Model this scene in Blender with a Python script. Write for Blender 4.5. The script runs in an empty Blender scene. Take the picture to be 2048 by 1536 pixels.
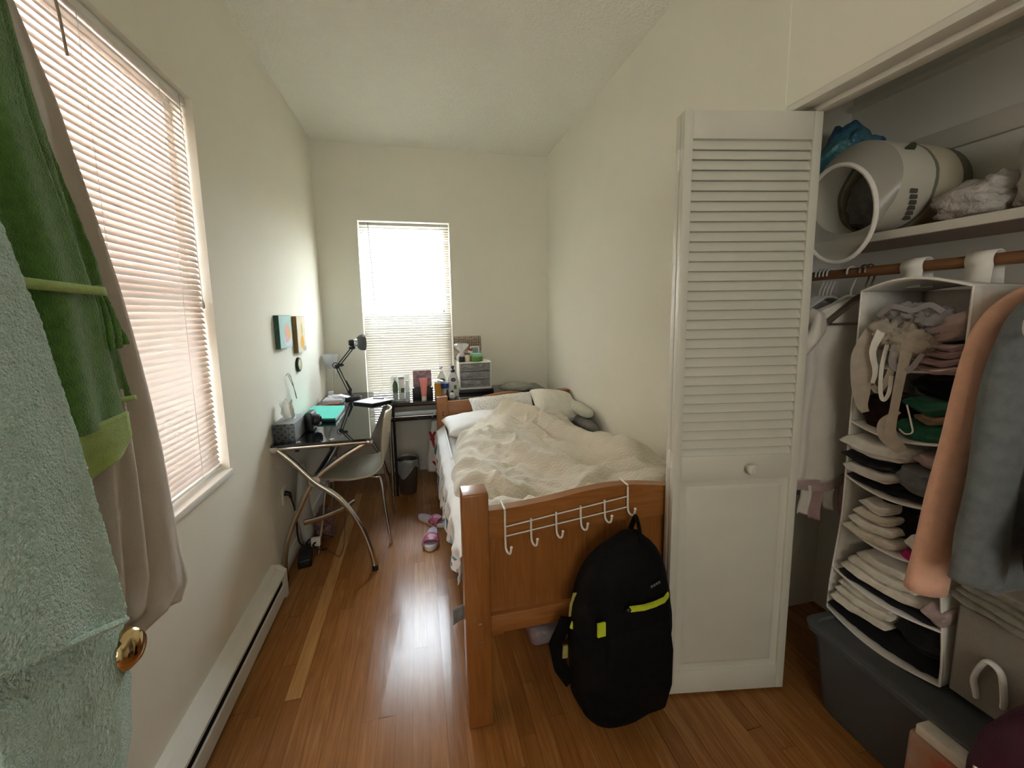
import bpy, bmesh, math, random
import numpy as np
from mathutils import Vector, Matrix, Euler, noise as mnoise

random.seed(7)
PI = math.pi
scn = bpy.context.scene
COL = scn.collection

# ------------------------------------------------------------------ camera
cam_d = bpy.data.cameras.new('camera')
cam = bpy.data.objects.new('camera', cam_d)
COL.objects.link(cam)
RIGHT = Vector((0.97379179, -0.22690254, -0.0156455))
DOWN = Vector((-0.04292078, -0.11577718, -0.99234745))
FWD = Vector((0.22335477, 0.96701131, -0.1224817))
cm = Matrix.Identity(4)
for i in range(3):
    cm[i][0] = RIGHT[i]; cm[i][1] = -DOWN[i]; cm[i][2] = -FWD[i]
cm[0][3], cm[1][3], cm[2][3] = 0.0, 0.0, 1.4004
cam.matrix_world = cm
cam_d.sensor_fit = 'HORIZONTAL'
cam_d.sensor_width = 36.0
cam_d.lens = 36.0 * 820.0 / 2048.0
cam_d.shift_x = (1024 - 1026.3) / 2048.0
cam_d.shift_y = (727.3 - 768) / 2048.0
cam_d.clip_start = 0.02
cam_d.clip_end = 100
scn.camera = cam

# ------------------------------------------------------------------ light
scn.view_settings.view_transform = 'Standard'
scn.view_settings.look = 'None'
scn.view_settings.gamma = 1.0
scn.view_settings.use_curve_mapping = False
scn.view_settings.exposure = 3.08
scn.cycles.max_bounces = 10
scn.cycles.diffuse_bounces = 7
scn.cycles.glossy_bounces = 4
scn.cycles.transmission_bounces = 8
scn.cycles.transparent_max_bounces = 24
scn.cycles.sample_clamp_indirect = 6.0
scn.cycles.caustics_reflective = False
scn.cycles.caustics_refractive = False

world = bpy.data.worlds.new('sky')
scn.world = world
world.use_nodes = True
wn = world.node_tree.nodes; wl = world.node_tree.links
wn.clear()
wo = wn.new('ShaderNodeOutputWorld'); wb = wn.new('ShaderNodeBackground')
wtc = wn.new('ShaderNodeTexCoord'); wsep = wn.new('ShaderNodeSeparateXYZ'); wr = wn.new('ShaderNodeValToRGB')
e = wr.color_ramp.elements       # height of the view ray: ground, sunlit hazy horizon, softer sky overhead
e[0].position = 0.36; e[0].color = (0.30, 0.31, 0.29, 1)
e[1].position = 1.0; e[1].color = (0.25, 0.29, 0.33, 1)
for p_, c_ in ((0.46, (0.62, 0.66, 0.62, 1)), (0.50, (0.94, 0.96, 0.92, 1)), (0.60, (0.91, 0.96, 0.95, 1)), (0.72, (0.34, 0.39, 0.43, 1))):
    x = e.new(p_); x.color = c_
wmap = wn.new('ShaderNodeMapRange')
wmap.inputs['From Min'].default_value = -1; wmap.inputs['From Max'].default_value = 1
wl.new(wtc.outputs['Generated'], wsep.inputs[0]); wl.new(wsep.outputs['Z'], wmap.inputs['Value'])
wl.new(wmap.outputs['Result'], wr.inputs['Fac']); wl.new(wr.outputs['Color'], wb.inputs['Color'])
wside = wn.new('ShaderNodeMath'); wside.operation = 'MULTIPLY_ADD'     # the sky is brighter on the sunward (left) side
wside.inputs[1].default_value = -14.0; wside.inputs[2].default_value = 20.0
wl.new(wsep.outputs['X'], wside.inputs[0]); wl.new(wside.outputs[0], wb.inputs['Strength'])
wl.new(wb.outputs[0], wo.inputs[0])

def portal(name, loc, rot, sx, sy):
    d = bpy.data.lights.new(name, 'AREA'); d.shape = 'RECTANGLE'; d.size = sx; d.size_y = sy
    d.cycles.is_portal = True
    o = bpy.data.objects.new(name, d); COL.objects.link(o); o.location = loc; o.rotation_euler = rot
portal('window_daylight', (-0.073, 3.80, 1.40), (-PI / 2, 0, 0), 0.74, 1.56)
portal('window_daylight', (-0.875, 1.27, 1.49), (0, -PI / 2, 0), 1.40, 1.10)

hl = bpy.data.lights.new('hall_fill_light', 'AREA'); hl.shape = 'RECTANGLE'; hl.size = 1.1; hl.size_y = 1.1  # fill light added behind the camera to brighten closet and foreground
hl.energy = 2.7; hl.color = (1.0, 0.97, 0.90)
hlo = bpy.data.objects.new('hall_fill_light', hl); COL.objects.link(hlo); hlo.location = (-0.15, -2.10, 1.75); hlo.rotation_euler = (PI / 2, 0, 0)

# ------------------------------------------------------------------ materials
MATS = {}
def mat(name, color, rough=0.6, metal=0.0, spec=0.5, var=None, bump=None, trans=0.0, alpha=1.0,
        coat=0.0, sheen=0.0, translucent=0.0, ior=1.45, color2=None, stretch=(1, 1, 1)):
    m = bpy.data.materials.new(name); m.use_nodes = True
    nt = m.node_tree; n = nt.nodes; l = nt.links
    b = n['Principled BSDF']
    c = (*color, 1)
    b.inputs['Base Color'].default_value = c
    b.inputs['Roughness'].default_value = rough
    b.inputs['Metallic'].default_value = metal
    b.inputs['Specular IOR Level'].default_value = spec
    b.inputs['Transmission Weight'].default_value = trans
    b.inputs['Alpha'].default_value = alpha
    b.inputs['Coat Weight'].default_value = coat
    b.inputs['Sheen Weight'].default_value = sheen
    b.inputs['IOR'].default_value = ior
    tc = n.new('ShaderNodeTexCoord'); mp = n.new('ShaderNodeMapping')
    mp.inputs['Scale'].default_value = stretch
    l.new(tc.outputs['Object'], mp.inputs['Vector'])
    if var:
        nz = n.new('ShaderNodeTexNoise'); nz.inputs['Scale'].default_value = var[0]; nz.inputs['Detail'].default_value = 4
        r = n.new('ShaderNodeValToRGB')
        r.color_ramp.elements[0].position = 0.35; r.color_ramp.elements[1].position = 0.65
        c2 = color2 or tuple(max(0, x * (1 - var[1])) for x in color)
        r.color_ramp.elements[0].color = (*c2, 1); r.color_ramp.elements[1].color = c
        l.new(mp.outputs[0], nz.inputs['Vector']); l.new(nz.outputs['Fac'], r.inputs['Fac'])
        l.new(r.outputs['Color'], b.inputs['Base Color'])
    if bump:
        nb = n.new('ShaderNodeTexNoise'); nb.inputs['Scale'].default_value = bump[0]; nb.inputs['Detail'].default_value = 3
        bp = n.new('ShaderNodeBump'); bp.inputs['Strength'].default_value = bump[1]
        bp.inputs['Distance'].default_value = bump[2] if len(bump) > 2 else 0.01
        l.new(mp.outputs[0], nb.inputs['Vector']); l.new(nb.outputs['Fac'], bp.inputs['Height']); l.new(bp.outputs[0], b.inputs['Normal'])
    if translucent > 0:
        t = n.new('ShaderNodeBsdfTranslucent'); t.inputs['Color'].default_value = c
        mx = n.new('ShaderNodeMixShader'); mx.inputs[0].default_value = translucent
        l.new(b.outputs[0], mx.inputs[1]); l.new(t.outputs[0], mx.inputs[2])
        l.new(mx.outputs[0], n['Material Output'].inputs['Surface'])
    MATS[name] = m
    return m

def nodes_of(m):
    return m.node_tree.nodes, m.node_tree.links, m.node_tree.nodes['Principled BSDF']

def clear_mat(name, tint, thru=0.7, rough=0.1):
    """thin clear or frosted plastic / glass pane: part transparent, part glossy surface"""
    m = mat(name, tint, rough)
    n, l, b = nodes_of(m)
    t = n.new('ShaderNodeBsdfTransparent'); t.inputs['Color'].default_value = (*[min(1, 0.55 + 0.45 * x) for x in tint], 1)
    mx = n.new('ShaderNodeMixShader'); mx.inputs[0].default_value = thru
    l.new(b.outputs[0], mx.inputs[1]); l.new(t.outputs[0], mx.inputs[2]); l.new(mx.outputs[0], n['Material Output'].inputs['Surface'])
    return m

wall_m = mat('cream_wall_paint', (0.83, 0.81, 0.72), 0.75, spec=0.25, var=(3, 0.02), bump=(160, 0.08, 0.004))
ceil_m = mat('stippled_ceiling_paint', (0.90, 0.885, 0.81), 0.9, spec=0.1, bump=(70, 0.55, 0.02))
trim_m = mat('white_trim_paint', (0.78, 0.76, 0.70), 0.45, var=(4, 0.04))
door_m = mat('white_door_paint', (0.66, 0.655, 0.58), 0.4, var=(6, 0.05), bump=(90, 0.05, 0.003))
heater_m = mat('heater_enamel', (0.76, 0.74, 0.68), 0.4, var=(8, 0.05))
dark_m = mat('dark_slot', (0.012, 0.011, 0.01), 0.7, var=(20, 0.3))
black_m = mat('black_plastic', (0.012, 0.012, 0.013), 0.4, var=(30, 0.3))
chrome_m = mat('brushed_steel_tube', (0.62, 0.58, 0.52), 0.25, metal=1.0, var=(20, 0.1))
brass_m = mat('polished_brass', (0.78, 0.60, 0.33), 0.12, metal=1.0, var=(12, 0.15))
white_p = mat('white_plastic', (0.80, 0.79, 0.75), 0.35, var=(10, 0.03))
wire_m = mat('white_coated_wire', (0.80, 0.77, 0.70), 0.4, var=(25, 0.06))
slat_m = mat('translucent_blind_slat', (0.62, 0.60, 0.545), 0.5, translucent=0.07, var=(5, 0.02))
slat_m2 = mat('translucent_pale_blind_slat', (0.87, 0.80, 0.76), 0.5, translucent=0.045, var=(5, 0.02))
glass_pane = clear_mat('window_glass', (0.95, 0.97, 0.97), 0.92, 0.02)
screen_m = clear_mat('insect_screen', (0.35, 0.32, 0.32), 0.62, 0.8)
frame_m = mat('window_sash_vinyl', (0.75, 0.74, 0.72), 0.5, var=(6, 0.04))

def wood(name, c1, c2, rough=0.35, scale=(14, 14, 1.2), coat=0.25):
    m = mat(name, c1, rough, coat=coat)
    n, l, b = nodes_of(m)
    tc = n.new('ShaderNodeTexCoord'); mp = n.new('ShaderNodeMapping'); mp.inputs['Scale'].default_value = scale
    wv = n.new('ShaderNodeTexNoise'); wv.inputs['Scale'].default_value = 5; wv.inputs['Detail'].default_value = 8; wv.inputs['Distortion'].default_value = 1.2
    r = n.new('ShaderNodeValToRGB')
    r.color_ramp.elements[0].position = 0.3; r.color_ramp.elements[0].color = (*c2, 1)
    r.color_ramp.elements[1].position = 0.7; r.color_ramp.elements[1].color = (*c1, 1)
    bp = n.new('ShaderNodeBump'); bp.inputs['Strength'].default_value = 0.08; bp.inputs['Distance'].default_value = 0.004
    l.new(tc.outputs['Object'], mp.inputs[0]); l.new(mp.outputs[0], wv.inputs['Vector']); l.new(wv.outputs['Fac'], r.inputs['Fac'])
    l.new(r.outputs['Color'], b.inputs['Base Color']); l.new(wv.outputs['Fac'], bp.inputs['Height']); l.new(bp.outputs[0], b.inputs['Normal'])
    return m
bedv_m = wood('honey_pine_vertical', (0.32, 0.125, 0.030), (0.24, 0.085, 0.019))
bedh_m = wood('honey_pine_horizontal', (0.35, 0.14, 0.036), (0.26, 0.095, 0.022), scale=(1.2, 14, 14))
bedy_m = wood('honey_pine_lengthwise', (0.32, 0.125, 0.030), (0.24, 0.085, 0.019), scale=(14, 1.2, 14))
rod_m = wood('brown_closet_wood', (0.26, 0.12, 0.05), (0.17, 0.075, 0.03), scale=(14, 1.2, 14), coat=0.1)

def floor_material():
    m = mat('oak_strip_floor', (0.33, 0.14, 0.045), 0.24, coat=0.0, spec=0.36)
    n, l, b = nodes_of(m)
    at = n.new('ShaderNodeAttribute'); at.attribute_name = 'tone'
    tc = n.new('ShaderNodeTexCoord'); mp = n.new('ShaderNodeMapping'); mp.inputs['Scale'].default_value = (28, 1.6, 1)
    ad = n.new('ShaderNodeVectorMath'); ad.operation = 'ADD'
    sc = n.new('ShaderNodeVectorMath'); sc.operation = 'SCALE'; sc.inputs['Scale'].default_value = 37.0
    nz = n.new('ShaderNodeTexNoise'); nz.inputs['Scale'].default_value = 2.2; nz.inputs['Detail'].default_value = 7; nz.inputs['Distortion'].default_value = 1.6
    r = n.new('ShaderNodeValToRGB')
    e = r.color_ramp.elements
    e[0].position = 0.0; e[0].color = (0.17, 0.062, 0.014, 1)
    e[1].position = 1.0; e[1].color = (0.50, 0.27, 0.095, 1)
    x = e.new(0.5); x.color = (0.30, 0.125, 0.034, 1)
    mu = n.new('ShaderNodeMath'); mu.operation = 'MULTIPLY_ADD'; mu.inputs[1].default_value = 0.85; mu.inputs[2].default_value = -0.43
    sm = n.new('ShaderNodeMath'); sm.operation = 'ADD'; sm.use_clamp = True
    l.new(at.outputs['Color'], sc.inputs[0]); l.new(tc.outputs['Object'], ad.inputs[0]); l.new(sc.outputs[0], ad.inputs[1])
    l.new(ad.outputs[0], mp.inputs[0]); l.new(mp.outputs[0], nz.inputs['Vector'])
    l.new(nz.outputs['Fac'], mu.inputs[0]); l.new(mu.outputs[0], sm.inputs[0]); l.new(at.outputs['Fac'], sm.inputs[1])
    l.new(sm.outputs[0], r.inputs['Fac']); l.new(r.outputs['Color'], b.inputs['Base Color'])
    n2 = n.new('ShaderNodeTexNoise'); n2.inputs['Scale'].default_value = 22; n2.inputs['Detail'].default_value = 2
    bp = n.new('ShaderNodeBump'); bp.inputs['Strength'].default_value = 0.06; bp.inputs['Distance'].default_value = 0.006
    mp2 = n.new('ShaderNodeMapping'); mp2.inputs['Scale'].default_value = (1.4, 0.35, 1)
    l.new(tc.outputs['Object'], mp2.inputs[0]); l.new(mp2.outputs[0], n2.inputs['Vector'])
    l.new(n2.outputs['Fac'], bp.inputs['Height']); l.new(bp.outputs[0], b.inputs['Normal'])
    return m
floor_m = floor_material()

# ------------------------------------------------------------------ mesh builder
class MB:
    def __init__(s): s.bm = bmesh.new()
    def face(s, vs, mi=0):
        try:
            f = s.bm.faces.new(vs); f.material_index = mi; return f
        except ValueError: return None
    def box(s, x0, x1, y0, y1, z0, z1, mi=0, bevel=0.0, M=None, seg=2):
        b = bmesh.new(); bmesh.ops.create_cube(b, size=1)
        for v in b.verts:
            v.co = Vector(((x0 + x1) / 2 + v.co.x * (x1 - x0), (y0 + y1) / 2 + v.co.y * (y1 - y0), (z0 + z1) / 2 + v.co.z * (z1 - z0)))
        if bevel > 0: bmesh.ops.bevel(b, geom=b.edges[:], offset=bevel, segments=seg, affect='EDGES', profile=0.5)
        s.add(b, mi, M); return s
    def add(s, b, mi=0, M=None):
        mp = {}
        for v in b.verts: mp[v] = s.bm.verts.new(M @ v.co if M is not None else v.co)
        for f in b.faces:
            s.face([mp[v] for v in f.verts], mi)
        b.free()
    def rings(s, rings, mi=0, cap0=True, cap1=True, closed=True):
        R = [[s.bm.verts.new(p) for p in r] for r in rings]
        for a, b in zip(R, R[1:]):
            n = len(a)
            for i in range(n if closed else n - 1):
                j = (i + 1) % n
                s.face([a[i], a[j], b[j], b[i]], mi)
        if closed and cap0: s.face(R[0][::-1], mi)
        if closed and cap1: s.face(R[-1], mi)
        return s
    def tube(s, pts, r, seg=10, mi=0, smooth=0, flat=1.0):
        pts = [Vector(p) for p in pts]
        if smooth: pts = spline(pts, smooth)
        n = len(pts)
        rr = r if isinstance(r, (list, tuple)) else [r, r]
        rad = [np.interp(i / (n - 1), np.linspace(0, 1, len(rr)), rr) for i in range(n)]
        T = [(pts[min(i + 1, n - 1)] - pts[max(i - 1, 0)]).normalized() for i in range(n)]
        up = Vector((0, 0, 1)) if abs(T[0].z) < 0.9 else Vector((1, 0, 0))
        N = (up - T[0] * up.dot(T[0])).normalized()
        out = []
        for i in range(n):
            N = (N - T[i] * N.dot(T[i]))
            N = N.normalized() if N.length > 1e-6 else T[i].orthogonal().normalized()
            B = T[i].cross(N)
            out.append([pts[i] + N * (math.cos(2 * PI * k / seg) * rad[i]) + B * (math.sin(2 * PI * k / seg) * rad[i] * flat) for k in range(seg)])
        return s.rings(out, mi)
    def lathe(s, prof, c=(0, 0, 0), seg=24, mi=0, M=None, sx=1.0, sy=1.0):
        out = []
        for r, z in prof:
            ring = []
            for k in range(seg):
                a = 2 * PI * k / seg
                p = Vector((math.cos(a) * max(r, 1e-5) * sx, math.sin(a) * max(r, 1e-5) * sy, z))
                if M is not None: p = M @ p
                ring.append(p + Vector(c))
            out.append(ring)
        return s.rings(out, mi)
    def prism(s, poly, f0, f1, mi=0):
        """poly: 2D points; f0/f1 map (u,v) to the two 3D faces"""
        return s.rings([[Vector(f0(*p)) for p in poly], [Vector(f1(*p)) for p in poly]], mi)
    def grid(s, fn, nu, nv, mi=0):
        V = [[s.bm.verts.new(fn(i / nu, j / nv)) for j in range(nv + 1)] for i in range(nu + 1)]
        for i in range(nu):
            for j in range(nv):
                k = mi(i / nu, j / nv) if callable(mi) else mi
                s.face([V[i][j], V[i + 1][j], V[i + 1][j + 1], V[i][j + 1]], k)
        return s
    def blob(s, c, r, mi=0, seg=20, amp=0.0, freq=6, seed=0, M=None, power=1.0):
        b = bmesh.new(); bmesh.ops.create_uvsphere(b, u_segments=seg, v_segments=max(8, seg * 2 // 3), radius=1)
        for v in b.verts:
            d = v.co.normalized()
            q = Vector([math.copysign(abs(t) ** power, t) for t in d])
            k = 1 + amp * mnoise.noise(d * freq * 0.5 + Vector((seed, seed * 1.7, -seed))) + amp * 0.5 * mnoise.noise(d * freq + Vector((seed * 3.1, 0, 0)))
            v.co = Vector((c[0] + q.x * r[0] * k, c[1] + q.y * r[1] * k, c[2] + q.z * r[2] * k))
        s.add(b, mi, M); return s
    def build(s, name, mats, parent=None, smooth=True, angle=42, solid=0.0, sub=0, offset=0.0, xf=None, kind=None):
        bmesh.ops.recalc_face_normals(s.bm, faces=s.bm.faces[:])
        if xf is not None: s.bm.transform(xf)
        me = bpy.data.meshes.new(name); s.bm.to_mesh(me); s.bm.free()
        for m in (mats if isinstance(mats, (list, tuple)) else [mats]): me.materials.append(m)
        if smooth:
            me.shade_smooth(); me.set_sharp_from_angle(angle=math.radians(angle))
        o = bpy.data.objects.new(name, me); COL.objects.link(o)
        if solid:
            md = o.modifiers.new('thickness', 'SOLIDIFY'); md.thickness = solid; md.offset = offset
        if sub:
            md = o.modifiers.new('smooth', 'SUBSURF'); md.levels = sub; md.render_levels = sub
        if parent is not None: put(o, parent)
        if kind: o['kind'] = kind
        return o

def put(o, parent):
    o.parent = parent
    o.matrix_parent_inverse = parent.matrix_basis.inverted() if parent.parent is None else Matrix.Identity(4)

def spline(pts, k=6):
    pts = [Vector(p) for p in pts]; out = []
    P = [pts[0] * 2 - pts[1]] + pts + [pts[-1] * 2 - pts[-2]]
    for i in range(1, len(P) - 2):
        a, b, c, d = P[i - 1], P[i], P[i + 1], P[i + 2]
        for t in range(k):
            u = t / k
            out.append(0.5 * ((2 * b) + (c - a) * u + (2 * a - 5 * b + 4 * c - d) * u * u + (3 * b - a - 3 * c + d) * u ** 3))
    out.append(pts[-1]); return out

def tag(o, label, cat, group=None, kind=None):
    o['label'] = label; o['category'] = cat
    if group: o['group'] = group
    if kind: o['kind'] = kind
    return o

def thing(name, label, cat, loc=(0, 0, 0), group=None):
    o = bpy.data.objects.new(name, None); COL.objects.link(o); o.location = loc
    o.empty_display_size = 0.05
    return tag(o, label, cat, group)

def copy_tree(o, loc=None, label=None, parent=None):
    c = o.copy(); COL.objects.link(c)
    if parent is not None: c.parent = parent
    if loc is not None: c.location = loc
    if label: c['label'] = label
    for ch in list(o.children): copy_tree(ch, parent=c)
    return c

def interp(pts, t):
    """pts: list of (t, value...)"""
    ts = [p[0] for p in pts]
    return [float(np.interp(t, ts, [p[k] for p in pts])) for k in range(1, len(pts[0]))]

def nz(x, y=0.0, z=0.0): return mnoise.noise(Vector((x, y, z)))
def structure(o, label=None):
    o['kind'] = 'structure'; return o

XL, XR, YB, ZC = -0.765, 1.184, 3.69, 2.776
YF = -1.15
YC = 1.175          # where the right wall ends at the closet opening
CX1, CY1 = 1.80, 1.45   # closet back wall, closet far end wall

# ================================================================== room shell
fb = bmesh.new(); tones = []
tl = fb.faces.layers.int.new('dummy')
x = XL
row = 0
rng = random.Random(21)
while x < CX1 + 0.02:
    x1 = x + 0.0575
    y = YF - rng.random() * 0.8
    while y < YB:
        L = rng.choice([0.35, 0.5, 0.62, 0.8, 1.0, 1.25])
        y1 = min(y + L, YB + 0.02)
        t = min(0.95, max(0.05, rng.gauss(0.48, 0.055)))
        if rng.random() < 0.05: t = 0.62
        if rng.random() < 0.07: t = 0.36
        tones.append((x, x1, y, y1, t)); y = y1
    x = x1; row += 1
# the pale board that runs along the desk side
px0 = XL + 0.0575 * 4
tones2 = []
for (a, b, c, d, t) in tones:
    if abs(a - px0) < 0.01 and d > 1.5 and c < 3.3:
        if c < 1.5: tones2.append((a, b, c, 1.5, min(t, 0.42)))
        if d > 3.3: tones2.append((a, b, 3.3, d, 0.5))
        continue
    tones2.append((a, b, c, d, t))
tones2.append((px0, px0 + 0.0575, 1.5, 3.3, 0.86))
tones = tones2
tv = []
for (a, b, c, d, t) in tones:
    g = 0.0009
    h = [rng.uniform(-0.0007, 0.0007) for _ in range(4)]
    vs = [fb.verts.new((a + g, c + g, h[0])), fb.verts.new((b - g, c + g, h[1])), fb.verts.new((b - g, d - g, h[2])), fb.verts.new((a + g, d - g, h[3]))]
    f = fb.faces.new(vs); tv.append(t)
tv.append(0.05)
f = fb.faces.new([fb.verts.new(p) for p in ((XL, YF, -0.003), (CX1, YF, -0.003), (CX1, YB, -0.003), (XL, YB, -0.003))])
f = None
me = bpy.data.meshes.new('floor'); fb.to_mesh(me); fb.free()
at = me.attributes.new('tone', 'FLOAT', 'FACE'); at.data.foreach_set('value', tv)
me.materials.append(floor_m)
fl = bpy.data.objects.new('floor', me); COL.objects.link(fl); fl['kind'] = 'structure'

m = MB(); m.box(XL - 0.16, CX1 + 0.1, YF - 1.1, YB + 0.16, -0.12, -0.005)
m.build('floor_slab', dark_m, smooth=False, kind='structure')
m = MB(); m.box(XL - 0.16, CX1 + 0.1, YF - 1.1, YB + 0.16, ZC, ZC + 0.12)
m.build('ceiling', ceil_m, smooth=False, kind='structure')

# left wall with its window opening
WY0, WY1, WZ0, WZ1 = 0.72, 1.82, 0.79, 2.19
m = MB(); T = 0.15
m.box(XL - T, XL, YF - 0.1, WY0, 0, ZC); m.box(XL - T, XL, WY1, YB + 0.15, 0, ZC)
m.box(XL - T, XL, WY0, WY1, 0, WZ0); m.box(XL - T, XL, WY0, WY1, WZ1, ZC)
m.build('wall_left', wall_m, smooth=False, kind='structure')
m = MB(); m.box(XL - 0.10, XL + 0.012, WY0, WY1 + 0.002, WZ0 - 0.022, WZ0 + 0.004, bevel=0.004)
m.build('trim_1', trim_m, kind='structure')['label'] = 'white sill of the left window'

# back wall with its window opening
BX0, BX1, BZ0, BZ1 = -0.447, 0.302, 0.62, 2.18
m = MB()
m.box(XL, BX0, YB, YB + T, 0, ZC); m.box(BX1, XR + 0.1, YB, YB + T, 0, ZC)
m.box(BX0, BX1, YB, YB + T, 0, BZ0); m.box(BX0, BX1, YB, YB + T, BZ1, ZC)
m.build('wall_back', wall_m, smooth=False, kind='structure')
m = MB(); m.box(BX0 - 0.02, BX1 + 0.02, YB - 0.03, YB + 0.1, BZ0 - 0.022, BZ0, bevel=0.004)
m.build('trim_2', trim_m, kind='structure')

# right wall, closet header and closet shell
m = MB()
m.box(XR, XR + 0.10, YC, YB + 0.1, 0, ZC)
m.build('wall_right', wall_m, smooth=False, kind='structure')
m = MB()
m.box(XR + 0.004, XR + 0.10, YF, YC, 2.045, ZC)
m.build('wall_header', wall_m, smooth=False, kind='structure')
m = MB()
m.box(XR + 0.002, XR + 0.05, YF, YC, 2.022, 2.045, bevel=0.004)
m.box(XR + 0.055, XR + 0.095, YF, YC, 2.008, 2.045, bevel=0.003)
m.build('trim_3', trim_m, kind='structure')
cw_m = mat('closet_wall_paint', (0.82, 0.81, 0.76), 0.8, spec=0.2, var=(3, 0.04), bump=(120, 0.08, 0.004))
m = MB(); m.box(CX1, CX1 + 0.1, YF, CY1 + 0.1, 0, ZC); m.build('wall_closet_back', cw_m, smooth=False, kind='structure')
m = MB(); m.box(XR + 0.10, CX1, CY1, CY1 + 0.1, 0, ZC); m.build('wall_closet_end', cw_m, smooth=False, kind='structure')
m = MB(); m.box(CX1 - 0.018, CX1, YF, CY1, 1.93, 2.0, bevel=0.003); m.box(CX1 - 0.03, CX1, YF, CY1, 2.2, 2.215)
m.build('trim_4', trim_m, kind='structure')

# wall behind the camera, with the doorway the camera stands in
m = MB()
m.box(XL, -0.60, YF - 0.1, YF, 0, ZC); m.box(0.75, CX1, YF - 0.1, YF, 0, ZC)
m.build('wall_front', wall_m, smooth=False, kind='structure')
m = MB()
m.box(XL, CX1, YF - 1.1, YF - 1.0, 0, ZC); m.box(XL - 0.1, XL, YF - 1.1, YF - 0.1, 0, ZC); m.box(CX1, CX1 + 0.1, YF - 1.1, YF, 0, ZC)
m.build('wall_hall', wall_m, smooth=False, kind='structure')

# baseboards
m = MB(); m.box(XL, XL + 0.014, 2.16, YB, 0, 0.09, bevel=0.004); m.build('baseboard_left', trim_m, kind='structure')
m = MB(); m.box(XL, XR, YB - 0.014, YB, 0, 0.09, bevel=0.004); m.build('baseboard_back', trim_m, kind='structure')
m = MB(); m.box(XR - 0.014, XR, YC + 0.02, YB, 0, 0.09, bevel=0.004); m.build('baseboard_right', trim_m, kind='structure')

# ------------------------------------------------------------------ windows
def window(name, axis, a0, a1, z0, z1, d, label):
    """axis 'x': in the back wall; 'y': in the left wall. d: plane of the glass"""
    w = bpy.data.objects.new(name, None); COL.objects.link(w); w['kind'] = 'structure'; w['label'] = label
    def bx(m, u0, u1, v0, v1, t0, t1):
        if axis == 'x': m.box(u0, u1, d + t0, d + t1, v0, v1, bevel=0.003)
        else: m.box(d - t1, d - t0, u0, u1, v0, v1, bevel=0.003)
    m = MB(); f = 0.045
    bx(m, a0, a0 + f, z0, z1, -0.02, 0.03); bx(m, a1 - f, a1, z0, z1, -0.02, 0.03)
    bx(m, a0 + f, a1 - f, z0, z0 + f, -0.02, 0.03); bx(m, a0 + f, a1 - f, z1 - f, z1, -0.02, 0.03)
    zm = z0 + (z1 - z0) * 0.5
    bx(m, a0 + f, a1 - f, zm - 0.025, zm + 0.025, -0.02, 0.03)
    m.build('window_frame', frame_m, w)
    for zz0, zz1 in ((z0 + f, zm - 0.025), (zm + 0.025, z1 - f)):
        m = MB(); bx(m, a0 + f, a1 - f, zz0, zz1, 0.0, 0.003); m.build('window_pane', glass_pane, w, smooth=False)
    if axis == 'x':
        m = MB(); bx(m, a0 + f, a1 - f, z0 + f, zm - 0.025, 0.032, 0.033); m.build('insect_screen', screen_m, w, smooth=False)
window('window_1', 'y', WY0, WY1, WZ0, WZ1, XL - 0.09, 'left wall window behind the blind')
window('window_2', 'x', BX0, BX1, BZ0, BZ1, YB + 0.09, 'back wall window behind the blind')

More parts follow.
